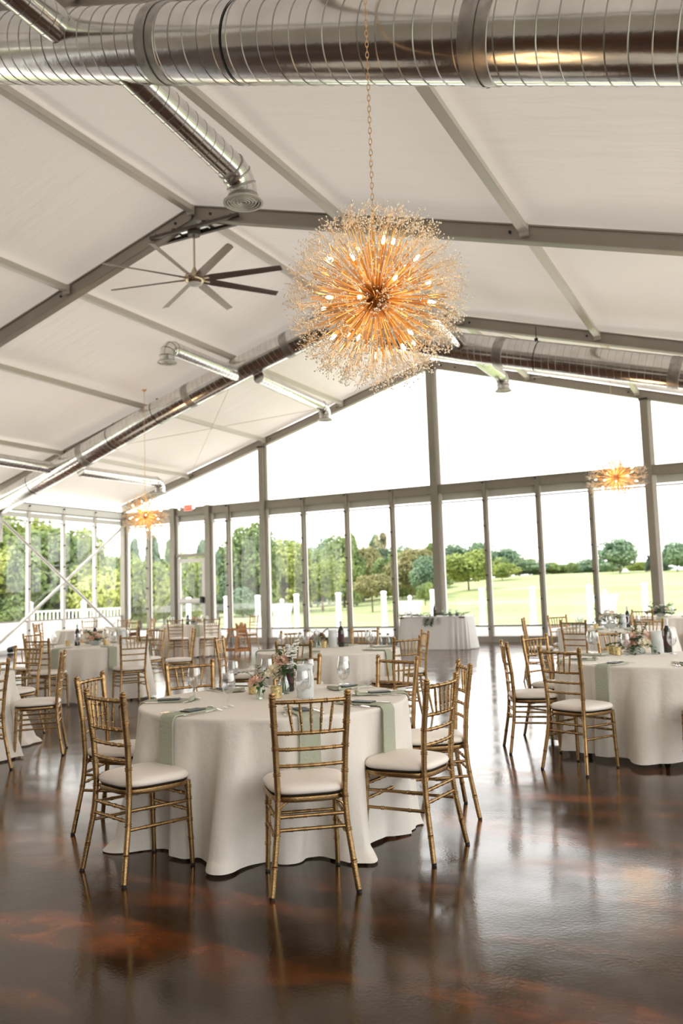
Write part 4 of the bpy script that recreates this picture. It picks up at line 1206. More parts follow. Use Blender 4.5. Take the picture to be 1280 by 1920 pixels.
def setting(cx, cy, ang, R, fn, place_name, table, hang, full=True, goblet=True, shift=0.):
    c, s = math.cos(ang), math.sin(ang)
    def P(r, q): return cx + c * r - s * q, cy + s * r + c * q
    facing = ang + PI / 2      # +y of an item points inwards
    napkin(cx, cy, ang + shift, R, fn, hang, '%s sage napkin at the %s of the %s' % ('hanging' if hang else 'flat folded', place_name, table), roll=not hang)
    if full:
        x, y = P(R - .155, .01); place('card', x, y, TT + .012, facing + .12, 'charcoal card on the napkin at the %s of the %s' % (place_name, table), 'charcoal cards on the napkins')
        for k, (q, dr, da) in enumerate(((-.075, -.13, -.22), (-.105, -.12, -.12))):
            x, y = P(R + dr, q); place('fork', x, y, TT + .002, facing + da, '%s steel fork at the %s of the %s' % (('inner', 'outer')[k], place_name, table), 'steel forks')
        x, y = P(R - .13, .085); place('knife', x, y, TT + .002, facing + .06, 'steel knife beside the napkin at the %s of the %s' % (place_name, table), 'steel knives')
        x, y = P(R - .30, .03); place('spoon', x, y, TT + .002, facing + 1.25, 'steel spoon above the napkin at the %s of the %s' % (place_name, table), 'steel spoons')
    if goblet:
        x, y = P(R - .30, .14); place('goblet', x, y, TT, 0, 'clear stemmed goblet at the %s of the %s' % (place_name, table), 'water goblets')

# ================================================================ flowers
def petal_rose(g, c, r, seed, up=Vector((0, 0, 1))):
    rg = random.Random(seed); c = Vector(c); q = up.normalized().to_track_quat('Z', 'Y').to_matrix()
    g.ball(c, r * .30, 5, 8)
    for ring, (n, rr, h, tilt) in enumerate(((3, .30, .62, .15), (4, .48, .66, .35), (5, .70, .60, .62), (6, .95, .44, .95), (6, 1.08, .22, 1.25))):
        for k in range(n):
            a = 2 * PI * k / n + ring * .7 + rg.uniform(-.15, .15); wd = 2 * PI / n * .72; vs = []
            for i in range(5):
                v = i / 4
                for j in range(5):
                    u = j / 4 - .5; aa = a + u * wd * (1 - .25 * v)
                    rad = r * rr * (.35 + .65 * math.sin(v * PI / 2) ** (.8)) * (1 + .10 * abs(u))
                    if ring >= 2: rad *= 1 + .12 * v ** 3
                    z = r * (h * (v ** 1.1) - .25 + .05 * ring * -1) - r * tilt * .10 * v - abs(u) * r * .12 * v
                    vs.append(c + q @ Vector((rad * math.cos(aa), rad * math.sin(aa), z)))
            g.add(vs, [(i * 5 + j, i * 5 + j + 1, (i + 1) * 5 + j + 1, (i + 1) * 5 + j) for i in range(4) for j in range(4)])
def leaf_quad(g, p, d, n, L, w):
    d = Vector(d).normalized(); sd = d.cross(Vector(n)).normalized() if d.cross(Vector(n)).length > 1e-3 else Vector((1, 0, 0)); nn = sd.cross(d); p = Vector(p)
    g.add([p, p + d * L * .35 + sd * w + nn * w * .25, p + d * L * .35 - sd * w + nn * w * .25, p + d * L * .75 + sd * w * .75 - nn * .1 * L, p + d * L * .75 - sd * w * .75 - nn * .1 * L, p + d * L - nn * .2 * L, p + d * L * .4, p + d * L * .75 - nn * .12 * L],
          [(0, 1, 6), (0, 6, 2), (1, 3, 7, 6), (2, 6, 7, 4), (3, 5, 7), (4, 7, 5)])
def sprig(stem, lf, a, b, sag, n, L, w, rg):
    a, b = Vector(a), Vector(b); P = [a.lerp(b, i / 6) + Vector((0, 0, sag * 4 * (i / 6) * (1 - i / 6))) for i in range(7)]; stem.sweep(P, [.0018, .0017, .0015, .0013, .0011, .001, .0008], 4)
    for k in range(n):
        u = .25 + .75 * (k / max(1, n - 1)); i = min(5, int(u * 6)); p = P[i].lerp(P[i + 1], u * 6 - i); t = (P[i + 1] - P[i]).normalized()
        sd = t.cross(Vector((0, 0, 1))); sd = sd.normalized() if sd.length > .05 else Vector((1, 0, 0))
        dr = t * .6 + sd * (1 if k % 2 else -1) * .9 + Vector((0, 0, rg.uniform(-.2, .4))); leaf_quad(lf, p, dr, (0, 0, 1), L * rg.uniform(.75, 1.1), w)
def stock(g, base, tip, r, rg):
    base, tip = Vector(base), Vector(tip)
    for k in range(34):
        u = k / 33; p = base.lerp(tip, u); rr = r * (1 - .65 * u); a = k * 2.4
        q = p + Vector((math.cos(a) * rr, math.sin(a) * rr, rg.uniform(-.006, .006))); s_ = .0125 * (1 - .4 * u)
        for j in range(4):
            b = a + j * PI / 2; g.ball(q + Vector((math.cos(b) * s_ * .8, math.sin(b) * s_ * .8, s_ * .2)), s_ * .75, 4, 5, (1, 1, .6))

def bouquet(name, label, loc, vase, roses, sprigs, stocks=(), seed=1, rz=0., vh=.10):
    """vase: bud, bottle or bowl; roses: (x, y, z, radius, colour, tilt x, tilt y)"""
    t = thing(name, label, 'flowers', loc, rz, 'flower arrangements'); rg = random.Random(seed)
    g = MB()
    if vase == 'bud': g.lathe([(.024, 0), (.026, .003), (.026, .04), (.016, .066), (.0135, .075), (.017, .092), (.0165, .092), (.0125, .075), (.0145, .064), (.024, .04), (.024, .006), (.001, .005)], seg=24, capt=False)
    elif vase == 'bottle': g.lathe([(.036, 0), (.038, .004), (.037, .05), (.022, .10), (.016, .125), (.020, .15), (.0195, .15), (.0145, .125), (.020, .10), (.035, .05), (.035, .006), (.001, .005)], seg=24, capt=False)
    else: g.lathe([(.05, 0), (.052, .004), (.085, .03), (.105, .07), (.103, .07), (.083, .032), (.05, .008), (.001, .008)], seg=32, capt=False)
    part('vase', g, 'frosted' if vase == 'bowl' else 'vase_glass', t)
    st = MB(); lf = MB()
    top = Vector((0, 0, {'bud': .088, 'bottle': .145, 'bowl': .06}[vase]))
    for (x, y, z, r, col, ax, ay) in roses:
        r *= 1.22
        up = Vector((ax, ay, 1)).normalized(); c = Vector((x, y, z)); st.sweep([Vector((rg.uniform(-.01, .01), rg.uniform(-.01, .01), .01)), top * .9, c - up * r], .0022, 5)
        g = MB(); petal_rose(g, c, r, rg.random(), up); part('rose', g, col, t, True, 60)
        for k in range(3): a = rg.uniform(0, 6.28); leaf_quad(lf, c - up * r * .8, (math.cos(a), math.sin(a), -.2), (0, 0, 1), r * 1.3, r * .35)
    for (x, y, z, sag, n, L, w) in sprigs: L *= 1.45; w *= 1.55; sprig(st, lf, top, (x, y, z), sag, n, L, w, rg)
    for (x, y, z) in stocks:
        b = Vector((x, y, z)); st.sweep([Vector((0, 0, .01)), top, b], .0024, 5); g = MB(); stock(g, top.lerp(b, .45), b, .028, rg); part('flower_spike', g, 'white_petal', t)
    part('stems', st, 'stem', t); part('leaves', lf, 'leaf', t, False)
    return t
def quick_bouquet(label, loc, seed, cols, n_r=7, spread=.13, h=.2, vase='bowl', n_s=12, far=False, scale_leaf=1.):
    rg = random.Random(seed); ro = []
    for k in range(n_r):
        a = k * 2.4 + rg.uniform(-.3, .3); rr = spread * math.sqrt((k + .6) / n_r); ro.append((rr * math.cos(a), rr * math.sin(a) * .8, h * (1 - .42 * rr / spread) + rg.uniform(-.015, .015), rg.uniform(.028, .04), cols[k % len(cols)], math.cos(a) * rr / spread * .9, math.sin(a) * rr / spread * .9))
    sp_ = [(1.35 * spread * math.cos(a), 1.35 * spread * math.sin(a) * .8, h * rg.uniform(.25, 1.25), rg.uniform(.0, .03), 9, .038 * scale_leaf, .0095 * scale_leaf) for a in [rg.uniform(0, 6.28) for _ in range(n_s)]]
    return bouquet('flower_arrangement', label, loc, vase, ro, sp_, (), seed, rg.uniform(0, 6))

# ================================================================ table sets
R0 = .82
def dirang(deg): a = math.radians(deg); return math.cos(a), math.sin(a)

# ---- front table
T = 'front table'; G = 'chairs around the front table'
cx, cy = 5.13, 4.55
banquet_table(cx, cy, R0, 'dark round folding table hidden under the cloth nearest the camera', .3)
fn = make_cloth('tablecloth', 'cream floor-length cloth on the front table, nearest the camera', cx, cy, R0, .7525, 11, .115, .068, 9, .006, .06, group='floor-length round tablecloths', chairs=(-51, -102, -157, -10, 33, 71, 113, 153))
chair(5.955, 3.535, -.61, .79, 'gold chair nearest the camera, its back turned, before the front table', G)
chair(4.83, 3.35, .30, .95, 'gold chair at the front left of the front table, in front of its left neighbour', G)
chair(4.03, 4.09, .93, .30, 'gold chair at the left of the front table, half hidden by the front left chair', G)
chair(6.33, 4.34, -.99, .10, 'gold chair at the right of the front table, with white seat fully seen', G)
chair(6.16, 5.22, -.86, -.51, 'gold chair behind the right chair of the front table, mostly hidden by it', G)
chair(5.51, 5.64, -.28, -.96, 'gold chair at the back right of the front table, facing the camera', G)
chair(4.62, 5.72, .35, -.94, 'gold chair at the back of the front table, behind the flowers', G)
chair(4.07, 5.08, .86, -.50, 'gold chair at the back left of the front table, behind the leftmost goblet', G)
names = {-52: 'nearest place', -103: 'front left place', -156: 'left place', -9: 'front right place', 33: 'right place', 72: 'back right place', 112: 'back place', 151: 'back left place'}
for deg, nm in names.items():
    setting(cx, cy, math.radians(deg + (6 if deg == -52 else 0)), R0, fn, nm, T, .30 if deg in (-52, -103, -9) else 0, True, False)
gl = [((4.61, 4.42), 'leftmost'), ((5.06, 4.15), 'foremost, beside the bud vase'), ((4.58, 4.90), 'behind the foremost one, left'), ((5.44, 4.36), 'in front of the frosted pitcher'),
      ((5.06, 5.12), 'behind the pitcher'), ((4.72, 5.12), 'behind the cream roses'), ((5.40, 4.98), 'front one of the right pair'), ((5.20, 5.38), 'rear one of the right pair')]
for (x, y), nm in gl: place('goblet', x, y, TT, 0, 'clear stemmed goblet on the front table, ' + nm, 'water goblets')
place('votive', 5.12, 4.59, TT, 0, 'gold votive cup on the front table, larger and right of the bud vase', 'gold votive cups')
place('votive', 4.84, 4.76, TT, 0, 'gold votive cup on the front table, left behind the bud vase', 'gold votive cups')
place('bottle', 5.01, 4.93, TT, 0, 'dark wine bottle on the front table behind the flowers', 'wine bottles')
place('pitcher', 5.29, 4.66, TT, -.6, 'frosted water pitcher on the front table, right of the flowers', 'frosted pitchers')
bouquet('bud_vase', 'clear bud vase with one dusty pink rose, front table', (5.03, 4.54, TT), 'bud',
        [(-.035, -.01, .125, .040, 'rose', -.35, -.55), (.02, .03, .155, .026, 'cream_rose', .1, -.3)],
        [(-.17, -.02, .15, .04, 10, .022, .006), (-.05, .05, .20, .02, 7, .024, .008), (.05, -.02, .06, .03, 6, .028, .009), (.03, .04, .18, .02, 7, .024, .008), (.0, -.04, .08, .02, 5, .028, .009)], (), 4)
bouquet('flower_vase', 'clear vase of cream and peach roses with white stock, front table', (5.05, 4.80, TT), 'bottle',
        [(-.055, -.05, .170, .036, 'cream_rose', -.2, -.8), (-.025, -.045, .135, .030, 'cream_rose', .1, -.9), (.0, -.01, .225, .036, 'rose', .2, -.6), (-.045, .01, .235, .034, 'blush', -.5, -.2), (-.06, .03, .25, .03, 'cream_rose', -.3, .2)],
        [(.10, .02, .17, .03, 10, .036, .011), (.06, .06, .26, .02, 9, .04, .012), (-.03, .06, .30, .01, 7, .045, .012), (.09, -.02, .13, .02, 9, .032, .010), (.02, -.07, .13, .02, 8, .032, .010), (.12, .05, .22, .02, 9, .03, .009), (-.02, -.02, .28, .0, 7, .035, .010), (.05, -.04, .18, .02, 8, .03, .01)],
        [(.085, .045, .345), (.075, .0, .20)], 7)

# ---- right table
T = 'right table'; G = 'chairs around the right table'
cx, cy = 7.03, 7.75
banquet_table(cx, cy, R0, 'dark round folding table under the cloth at the right, one leg foot showing', -.62)
fn = make_cloth('tablecloth', 'cream cloth on the right table, hem lifted off the floor', cx, cy, R0, .7525, 23, .11, .060, 9, .035, group='floor-length round tablecloths', chairs=(-114, -157, 159, 113, -63))
chair(6.47, 6.50, .42, .91, 'gold chair before the right table, its back turned, seat fully seen', G)
chair(5.82, 7.26, .92, .40, 'gold chair left of the right table, seen edge-on from the side', G)
chair(5.86, 8.20, .90, -.42, 'gold chair at the back left of the right table, behind the edge-on chair', G)
chair(6.50, 8.98, .40, -.92, 'gold chair behind the right table, left of its flowers', G)
chair(7.63, 6.56, -.43, .90, 'gold chair cut by the right edge of the view, at the right table', G)
for deg, nm, hg, full in ((-113, 'front left place', .30, True), (-156, 'left place', 0, True), (155, 'back left place', 0, False), (113, 'back place', 0, False), (-64, 'front right place', .30, True)):
    setting(cx, cy, math.radians(deg), R0, fn, nm, T, hg, full, False)
for (x, y), nm in (((6.42, 8.28), 'leftmost, front one'), ((6.36, 8.42), 'leftmost, rear one'), ((6.74, 8.01), 'before the flowers'), ((7.12, 8.20), 'before the frosted pitcher'), ((7.45, 7.9), 'at the right edge of the view')):
    place('goblet', x, y, TT, 0, 'clear stemmed goblet on the right table, ' + nm, 'water goblets')
place('votive', 6.66, 8.06, TT, 0, 'gold votive cup on the right table, front one beside the flowers', 'gold votive cups')
place('votive', 6.58, 8.22, TT, 0, 'gold votive cup on the right table, behind the leaves', 'gold votive cups')
place('bottle', 7.06, 8.42, TT, 0, 'dark wine bottle on the right table behind the pitcher', 'wine bottles')
place('pitcher', 6.98, 8.28, TT, 2.4, 'frosted water pitcher on the right table, right of the flowers', 'frosted pitchers')
bouquet('flower_arrangement', 'low white bowl of peach and cream roses with dark leaves, right table', (6.80, 8.22, TT), 'bowl',
        [(.10, .04, .175, .048, 'blush', .6, -.5), (.09, -.05, .105, .046, 'cream_rose', .5, -.9), (-.045, -.07, .115, .044, 'rose', -.3, -.9), (-.03, -.02, .175, .042, 'blush', -.2, -.5), (.02, .05, .20, .040, 'cream_rose', 0, 0),
         (-.10, .03, .185, .036, 'cream_rose', -.6, -.2), (-.13, -.02, .13, .036, 'white_petal', -.8, -.4), (-.06, -.01, .145, .03, 'rose', -.5, -.7)],
        [(-.24, -.02, .09, .03, 12, .038, .011), (-.22, .04, .17, .03, 11, .036, .010), (-.17, -.10, .02, .04, 11, .036, .011), (-.04, -.13, .03, .04, 12, .036, .011), (.03, -.14, .02, .05, 12, .036, .011), (.19, -.05, .02, .06, 9, .034, .010),
         (.02, .02, .28, .0, 9, .036, .010), (.10, .05, .27, .0, 9, .034, .010), (-.02, .03, .26, 0, 9, .036, .01), (.0, -.08, .14, .03, 11, .038, .012), (.05, -.06, .16, .02, 11, .036, .012), (-.2, .09, .20, .02, 9, .03, .009), (-.15, -.05, .06, .04, 11, .036, .012)], (), 12)

# ---- middle table
T = 'middle table'; G = 'chairs around the middle table'
cx, cy = 3.33, 8.68
banquet_table(cx, cy, R0, 'dark round folding table under the cloth behind the front table', .5)
fn = make_cloth('tablecloth', 'cream cloth on the middle table, just behind the front table', cx, cy, R0, .7525, 31, .12, .04, 9, .02, group='floor-length round tablecloths', chairs=(-78, -26, 33, -158, 139, 96))
chair(3.62, 7.38, -.2, .98, 'gold chair before the middle table, back turned, behind the front table flowers', G)
chair(4.58, 8.08, -.9, .4, 'gold chair right of the middle table, nearer of two there', G)
chair(4.30, 9.32, -.84, -.55, 'gold chair right of the middle table, farther of two there', G)
chair(2.13, 8.20, .93, .37, 'gold chair left of the middle table, seen obliquely', G)
chair(2.42, 9.48, .75, -.66, 'gold chair at the back left of the middle table, facing the camera', G)
chair(3.18, 10.02, .1, -1, 'gold chair at the back of the middle table, behind the wine bottle', G)
for deg, nm, hg, full in ((-10, 'right place', .30, False), (38, 'back right place', 0, False), (-160, 'left place', .30, False), (140, 'back left place', 0, False), (95, 'back place', 0, False), (-78, 'front place', 0, False)):
    setting(cx, cy, math.radians(deg), R0, fn, nm, T, hg, full, deg != -78)
place('goblet', 3.0, 9.0, TT, 0, 'clear stemmed goblet on the middle table, left of the flowers', 'water goblets')
place('goblet', 3.02, 8.72, TT, 0, 'clear stemmed goblet on the middle table, in front of the flowers', 'water goblets')
place('votive', 3.12, 8.98, TT, 0, 'gold votive cup on the middle table, right one', 'gold votive cups')
place('votive', 2.90, 9.05, TT, 0, 'gold votive cup on the middle table, left one', 'gold votive cups')
place('bottle', 3.28, 9.12, TT, 0, 'dark wine bottle with red label on the middle table', 'wine bottles')
place('pitcher', 3.20, 9.05, TT, 1, 'frosted water pitcher on the middle table, left of the wine bottle', 'frosted pitchers')
quick_bouquet('small vase of rust and peach blooms on the middle table', (2.98, 9.10, TT), 5, ('rust', 'rose', 'cream_rose', 'rose'), 6, .12, .17, 'bud', 9)
for k, (x, y) in enumerate(((3.75, 9.22), (3.9, 9.12))):
    b_ = thing('oil_bottle', 'small clear bottle with dark cap on the middle table, %s of two' % ('left', 'right')[k], 'bottle', (x, y, TT))
    g = MB(); g.lathe([(.025, 0), (.027, .004), (.024, .08), (.011, .11), (.011, .14)], seg=20); part('glass_body', g, 'vase_glass', b_)
    g = MB(); g.lathe([(.014, .138), (.014, .152), (.008, .156)], seg=14); part('cap', g, 'capsule', b_)

# ---- left table
T = 'left table'; G = 'chairs around the left table'
cx, cy = -.95, 9.35
banquet_table(cx, cy, R0, 'dark round folding table under the cloth left of the middle', .2)
fn = make_cloth('tablecloth', 'cream cloth on the left table, behind two gold chairs', cx, cy, R0, .7525, 41, .12, .04, 9, .02, group='floor-length round tablecloths', chairs=(-22, -76, 46, 94, 138, 179, -128))
chair(.30, 8.85, -.84, .55, 'gold chair before the left table, back turned, right of two there', G)
chair(-.62, 8.02, -.15, .99, 'gold chair before the left table, back turned, left of two there', G)
chair(.10, 10.45, -.72, -.68, 'gold chair right of the left table, seen edge-on, facing left', G)
chair(-1.75, 8.3, .6, .8, 'gold chair at the left of the left table, behind two crossing chairs', G)
chair(-2.30, 9.5, 1, .05, 'gold chair edge-on at the far left side of the left table', G)
chair(-1.9, 10.4, .68, -.73, 'gold chair behind the left table, left of its goblets', G)
chair(-.85, 10.72, -.05, -1, 'gold chair behind the left table, behind its flowers', G)
for deg, nm, hg, full in ((-26, 'front right place', .30, False), (-80, 'front place', .30, False), (46, 'right place', .28, False), (94, 'back place', 0, False), (135, 'back left place', 0, False), (-130, 'left place', 0, False)):
    setting(cx, cy, math.radians(deg), R0, fn, nm, T, hg, full, True)
place('bottle', -1.16, 9.30, TT, 0, 'dark wine bottle on the left table, front one with burgundy label', 'wine bottles')
place('bottle', -1.12, 9.62, TT, 0, 'dark wine bottle on the left table, behind the peach flowers', 'wine bottles')
place('votive', -.72, 9.42, TT, 0, 'gold votive cup on the left table, right of the flowers', 'gold votive cups')
place('votive', -1.30, 9.25, TT, 0, 'gold votive cup on the left table, left of the wine bottle', 'gold votive cups')
place('pitcher', -.62, 9.65, TT, .3, 'frosted water pitcher on the left table, right behind the flowers', 'frosted pitchers')
quick_bouquet('bowl of peach and pale orange roses on the left table', (-.95, 9.45, TT), 8, ('rose', 'blush', 'cream_rose', 'rose'), 9, .15, .19, 'bowl', 14)

# ---- left edge table
T = 'left edge table'; G = 'chairs around the left edge table'
cx, cy = .80, 5.28
banquet_table(cx, cy, R0, 'dark round folding table under the cloth cut by the left edge', .2)
fn = make_cloth('tablecloth', 'cream cloth cut by the left edge of the view', cx, cy, R0, .7525, 52, .22, .05, 8, .008, .05, group='floor-length round tablecloths', chairs=(-14, 38, 96))
chair(2.06, 4.99, -.97, .22, 'gold chair cut by the left edge, back turned, before the left edge table', G)
chair(1.93, 5.97, -.76, -.65, 'gold chair seen from the side, facing left at the left edge table', G)
chair(.66, 6.72, .08, -1, 'gold chair facing the camera behind the left edge table', G)
for deg, nm, hg, full in ((6, 'right place', .30, True), (60, 'back place', 0, False)):
    setting(cx, cy, math.radians(deg), R0, fn, nm, T, hg, full, deg > 0)

# ---- far left table near the door
T = 'table near the door'; G = 'chairs around the table near the door'
cx, cy = -4.75, 16.75
banquet_table(cx, cy, .70, 'dark round folding table under the cloth nearest the door', .2)
fn = make_cloth('tablecloth', 'cream cloth on the table nearest the glazed door', cx, cy, .70, .7525, 61, .12, .05, 9, .02, group='floor-length round tablecloths')
chair(-4.20, 15.45, -.3, .95, 'gold chair before the table near the door, left of two, back turned', G)
chair(-3.45, 15.85, -.8, .6, 'gold chair before the table near the door, right of two, back turned', G)
chair(-5.3, 17.95, .4, -.9, 'gold chair at the back of the table near the door', G)
chair(-3.62, 17.9, -.4, -.9, 'gold chair behind the orange high chair', G)
for deg, nm, hg, full in ((-40, 'front right place', .28, False), (-80, 'front place', 0, False), (60, 'right place', 0, False), (200, 'left place', 0, False), (120, 'back place', 0, False)):
    setting(cx, cy, math.radians(deg), .70, fn, nm, T, hg, full, True)
place('bottle', -4.72, 16.62, TT, 0, 'dark wine bottle on the table near the door', 'wine bottles')
place('pitcher', -4.35, 16.85, TT, 0, 'frosted water pitcher on the table near the door', 'frosted pitchers')
quick_bouquet('bowl of peach and cream blooms on the table near the door', (-4.50, 16.60, TT), 14, ('rose', 'cream_rose', 'blush'), 7, .15, .19, 'bowl', 12, scale_leaf=1.3)

# ---- corner table, mostly hidden
T = 'corner table'; G = 'chairs around the corner table'
cx, cy = -6.15, 14.9
banquet_table(cx, cy, R0, 'dark round folding table under the cloth near the left corner', .2)
fn = make_cloth('tablecloth', 'cream cloth on the corner table, mostly hidden by chairs', cx, cy, R0, .7525, 71, .12, .05, 9, .02, group='floor-length round tablecloths')
chair(-4.82, 14.75, -1, .05, 'gold chair edge-on between left table and table near the door, facing left', G)
chair(-5.3, 16.05, -.6, -.8, 'gold chair facing the camera, right behind the corner table', G)
chair(-6.35, 16.2, .1, -1, 'gold chair straight behind the corner table, against the glass', G)
chair(-7.2, 15.9, .7, -.7, 'gold chair behind the left side of the corner table', G)
chair(-7.4, 14.4, .95, .2, 'gold chair at the left side of the corner table, by the white wall', G)
chair(-6.75, 13.75, .4, .9, 'gold chair before the corner table, seen over the left table', G)
for deg, nm, hg, full in ((-5, 'right place', .28, False), (50, 'back right place', 0, False), (95, 'back place', 0, False)):
    setting(cx, cy, math.radians(deg), R0, fn, nm, T, hg, full, True)

# ---- rear right table
T = 'rear right table'; G = 'chairs around the rear right table'
cx, cy = 5.88, 12.95
banquet_table(cx, cy, R0, 'dark round folding table under the cloth behind the right table', .2)
fn = make_cloth('tablecloth', 'cream cloth on the rear right table, behind the right table chairs', cx, cy, R0, .7525, 81, .12, .045, 9, .02, group='floor-length round tablecloths', chairs=(-105, -62, -170, 141, 95))
chair(5.53, 11.66, .26, .96, 'gold chair before the rear right table, back turned, left of two there', G)
chair(6.50, 11.78, -.45, .9, 'gold chair before the rear right table, back turned, right of two there', G)
chair(4.56, 12.72, .98, .17, 'gold chair left of the rear right table, seen almost edge-on', G)
chair(4.84, 13.80, .77, -.63, 'gold chair at the back left of the rear right table, facing the camera', G)
chair(5.75, 14.3, .1, -1, 'gold chair straight behind the rear right table, at the mullion', G)
for deg, nm, hg, full in ((-170, 'left place', .30, False), (-105, 'front place', 0, False), (150, 'back left place', 0, False), (100, 'back place', 0, False), (-62, 'front right place', 0, False)):
    setting(cx, cy, math.radians(deg), R0, fn, nm, T, hg, full, True)
place('bottle', 6.02, 13.25, TT, 0, 'dark wine bottle on the rear right table', 'wine bottles')
place('votive', 5.62, 12.85, TT, 0, 'gold votive cup on the rear right table', 'gold votive cups')
place('pitcher', 5.98, 13.0, TT, 0, 'frosted water pitcher on the rear right table', 'frosted pitchers')
quick_bouquet('tall white and blush flowers on the rear right table', (5.80, 12.98, TT), 17, ('white_petal', 'blush', 'cream_rose', 'white_petal'), 12, .18, .28, 'bowl', 14, scale_leaf=1.2)

# ---- farthest right table
T = 'farthest right table'; G = 'chairs around the farthest right table'
cx, cy = 6.25, 17.4
banquet_table(cx, cy, R0, 'dark round folding table under the cloth farthest right', .2)
fn = make_cloth('tablecloth', 'cream cloth on the farthest right table', cx, cy, R0, .7525, 91, .14, .05, 9, .02, group='floor-length round tablecloths')
chair(5.87, 16.05, .2, .98, 'gold chair before the farthest right table, left one', G)
chair(6.85, 16.15, -.35, .93, 'gold chair before the farthest right table, right one', G)
for deg, nm, hg, full in ((-100, 'front place', 0, False), (-60, 'front right place', 0, False), (200, 'left place', 0, False)):
    setting(cx, cy, math.radians(deg), R0, fn, nm, T, hg, full, True)
quick_bouquet('white flowers with much greenery on the farthest right table', (6.05, 17.3, TT), 19, ('white_petal', 'cream_rose'), 8, .22, .24, 'bowl', 26, scale_leaf=1.7)

# ---- draped table with greenery before the gable glass
hx, hy = .75, 19.2; hw, hd = .85, .42
t = thing('head_table', 'dark rectangular table under the white pleated cloth by the gable glass', 'table', (hx, hy, 0))
g = MB(); g.box((0, 0, .75), (2 * hw - .06, 2 * hd - .04, .03)); part('tabletop', g, 'wood_dark', t, False)
for sx in (-1, 1):
    for sy in (-1, 1): g = MB(); g.tube((sx * (hw - .12), sy * (hd - .08), 0), (sx * (hw - .12), sy * (hd - .08), .74), .018, 8); part('leg', g, 'dark_metal', t)
def rect_cloth():
    g = MB(); n = 240; rows = 24; vs = []
    per = []
    for k in range(n):
        a = 2 * PI * k / n; e = .32; c, s = math.cos(a), math.sin(a)
        per.append((abs(c) ** e * (1 if c > 0 else -1) * hw, abs(s) ** e * (1 if s > 0 else -1) * hd, a))
    for x, y, a in per: vs.append((x * .2, y * .2, .772))
    for x, y, a in per: vs.append((x, y, .772))
    for i in range(1, rows + 1):
        u = i / rows
        for j, (x, y, a) in enumerate(per):
            nx, ny = x / hw ** 2, y / hd ** 2; l = math.hypot(nx, ny); s_ = j * 1.0
            f = (.035 * math.sin(a * 22 + math.sin(a * 5) * 1.5) + .02 * math.sin(a * 37)) * u ** .8 + .085 * u
            vs.append((x + nx / l * f, y + ny / l * f, .772 - .76 * u))
    fs = [tuple(range(n))]
    for i in range(rows + 1):
        for k in range(n): fs.append((i * n + k, (i + 1) * n + k, (i + 1) * n + (k + 1) % n, i * n + (k + 1) % n))
    g.add(vs, fs); o = put('tablecloth', g.mesh('tablecloth', 'cloth_white', True, 180), loc=(hx, hy, 0)); tag(o, 'white pleated cloth on the greenery-topped table by the gable glass', 'tablecloth')
rect_cloth()
gr = MB(); st = MB(); rg = random.Random(77)
for k in range(60):
    x = rg.uniform(-hw, hw); a = rg.uniform(0, 6.28); sprig(st, gr, (x, -hd + rg.uniform(-.02, .14), .012), (x + .2 * math.cos(a), -hd + .06 + .1 * math.sin(a), rg.uniform(.02, .10)), .02, 7, .075, .02, rg)
for k in range(8):
    x = rg.uniform(-.2, .25); sprig(st, gr, (x, -hd - .01, .012), (x + rg.uniform(-.08, .08), -hd - .06, -.14 - rg.random() * .06), .01, 7, .07, .018, rg)
t = thing('greenery_garland', 'leafy green garland along the front edge of the white pleated table', 'garland', (hx, hy, .772)); part('leaves', gr, 'leaf', t, False); part('stems', st, 'stem', t)
place('bottle', hx + .02, hy - .18, .774, 0, 'dark champagne-like bottle standing in the greenery garland', 'wine bottles')
for k, (x, w_) in enumerate(((.28, 'left'), (.42, 'middle'), (.58, 'right'))):
    c_ = thing('pillar_candle', 'white candle in clear glass on the greenery-topped table, %s one' % w_, 'candle', (hx + x - .05, hy - .12 + .03 * k, .774))
    g = MB(); g.lathe([(.035, 0), (.038, .14 + .03 * (k % 2)), (.036, .14 + .03 * (k % 2)), (.033, .004)], seg=18, capt=False); part('glass_cup', g, 'vase_glass', c_)
    g = MB(); g.lathe([(.027, .004), (.027, .10)], seg=16); part('candle', g, 'wax', c_)
for k, x in enumerate((-.75, -.6, -.48)):
    place('goblet', hx + x, hy - .15, .774, 0, 'clear goblet on the greenery-topped table, %s of three at its left end' % ('first', 'second', 'third')[k], 'water goblets')

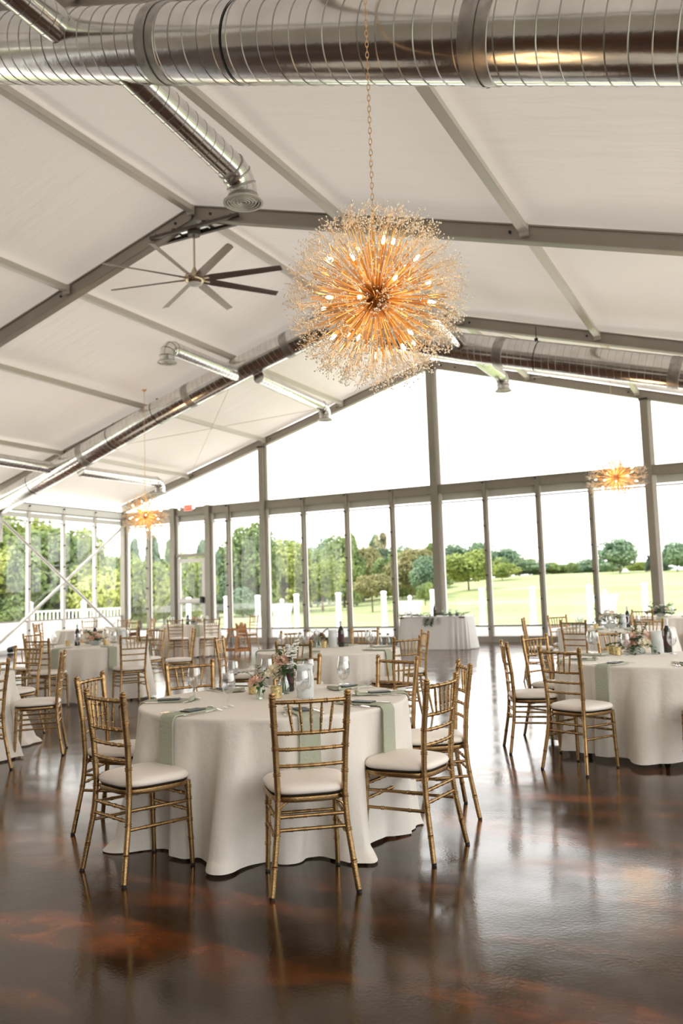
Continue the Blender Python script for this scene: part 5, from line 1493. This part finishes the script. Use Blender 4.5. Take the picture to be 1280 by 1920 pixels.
# ---- high chairs
def high_chair(x, y, rz, mat, label):
    t = thing('high_chair', label, 'high chair', (x, y, 0), rz)
    for sx in (-1, 1):
        for (y0, y1) in ((-.23, -.10), (.23, .10)):
            g = MB(); g.beam((sx * .23, y0, 0), (sx * .19, y1, .62 if y0 > 0 else .74), .045, .025, (0, 1, 0)); part('leg', g, mat, t, False)
        g = MB(); g.beam((sx * .225, -.20, .10), (sx * .225, .20, .10), .02, .07); part('base_rail', g, mat, t, False)
        g = MB(); g.beam((sx * .20, -.13, .60), (sx * .20, .14, .60), .025, .05); part('arm_rail', g, mat, t, False)
    g = MB(); g.box((0, 0, .42), (.36, .26, .025)); part('seat', g, mat, t, False)
    # scalloped backrest
    g = MB(); n = 24; fr = []; 
    for i in range(n + 1):
        u = i / n * 2 - 1; fr.append((u * .20, .72 + .055 * math.cos(u * PI * 1.5) * (1 if abs(u) < .7 else .6)))
    vs = [(x_, -.12, z_) for x_, z_ in fr] + [(x_, -.12, .50) for x_, z_ in fr] + [(x_, -.145, z_) for x_, z_ in fr] + [(x_, -.145, .50) for x_, z_ in fr]; N = n + 1; fs = []
    for i in range(n): fs += [(i, N + i, N + i + 1, i + 1), (2 * N + i, 2 * N + i + 1, 3 * N + i + 1, 3 * N + i), (i, i + 1, 2 * N + i + 1, 2 * N + i), (N + i, 3 * N + i, 3 * N + i + 1, N + i + 1)]
    fs += [(0, 2 * N, 3 * N, N), (n, N + n, 3 * N + n, 2 * N + n)]; g.add(vs, fs); part('backrest', g, mat, t, False)
    for c_, d_ in (((0, .12, .60), (.42, .02, .05)), ((0, -.19, .12), (.44, .02, .08)), ((0, .20, .12), (.44, .02, .06))):
        g = MB(); g.box(c_, d_); part('crossbar', g, mat, t, False)
    g = MB(); g.beam((0, .12, .58), (0, .10, .43), .03, .02, (1, 0, 0)); part('crotch_bar', g, mat, t, False)
high_chair(-3.72, 17.25, 2.75, 'wood_orange', 'orange-varnished wooden high chair right of the table near the door')
high_chair(-5.35, 15.35, 2.4, 'wood_dark', 'dark wooden high chair between the corner table and the edge-on chair')
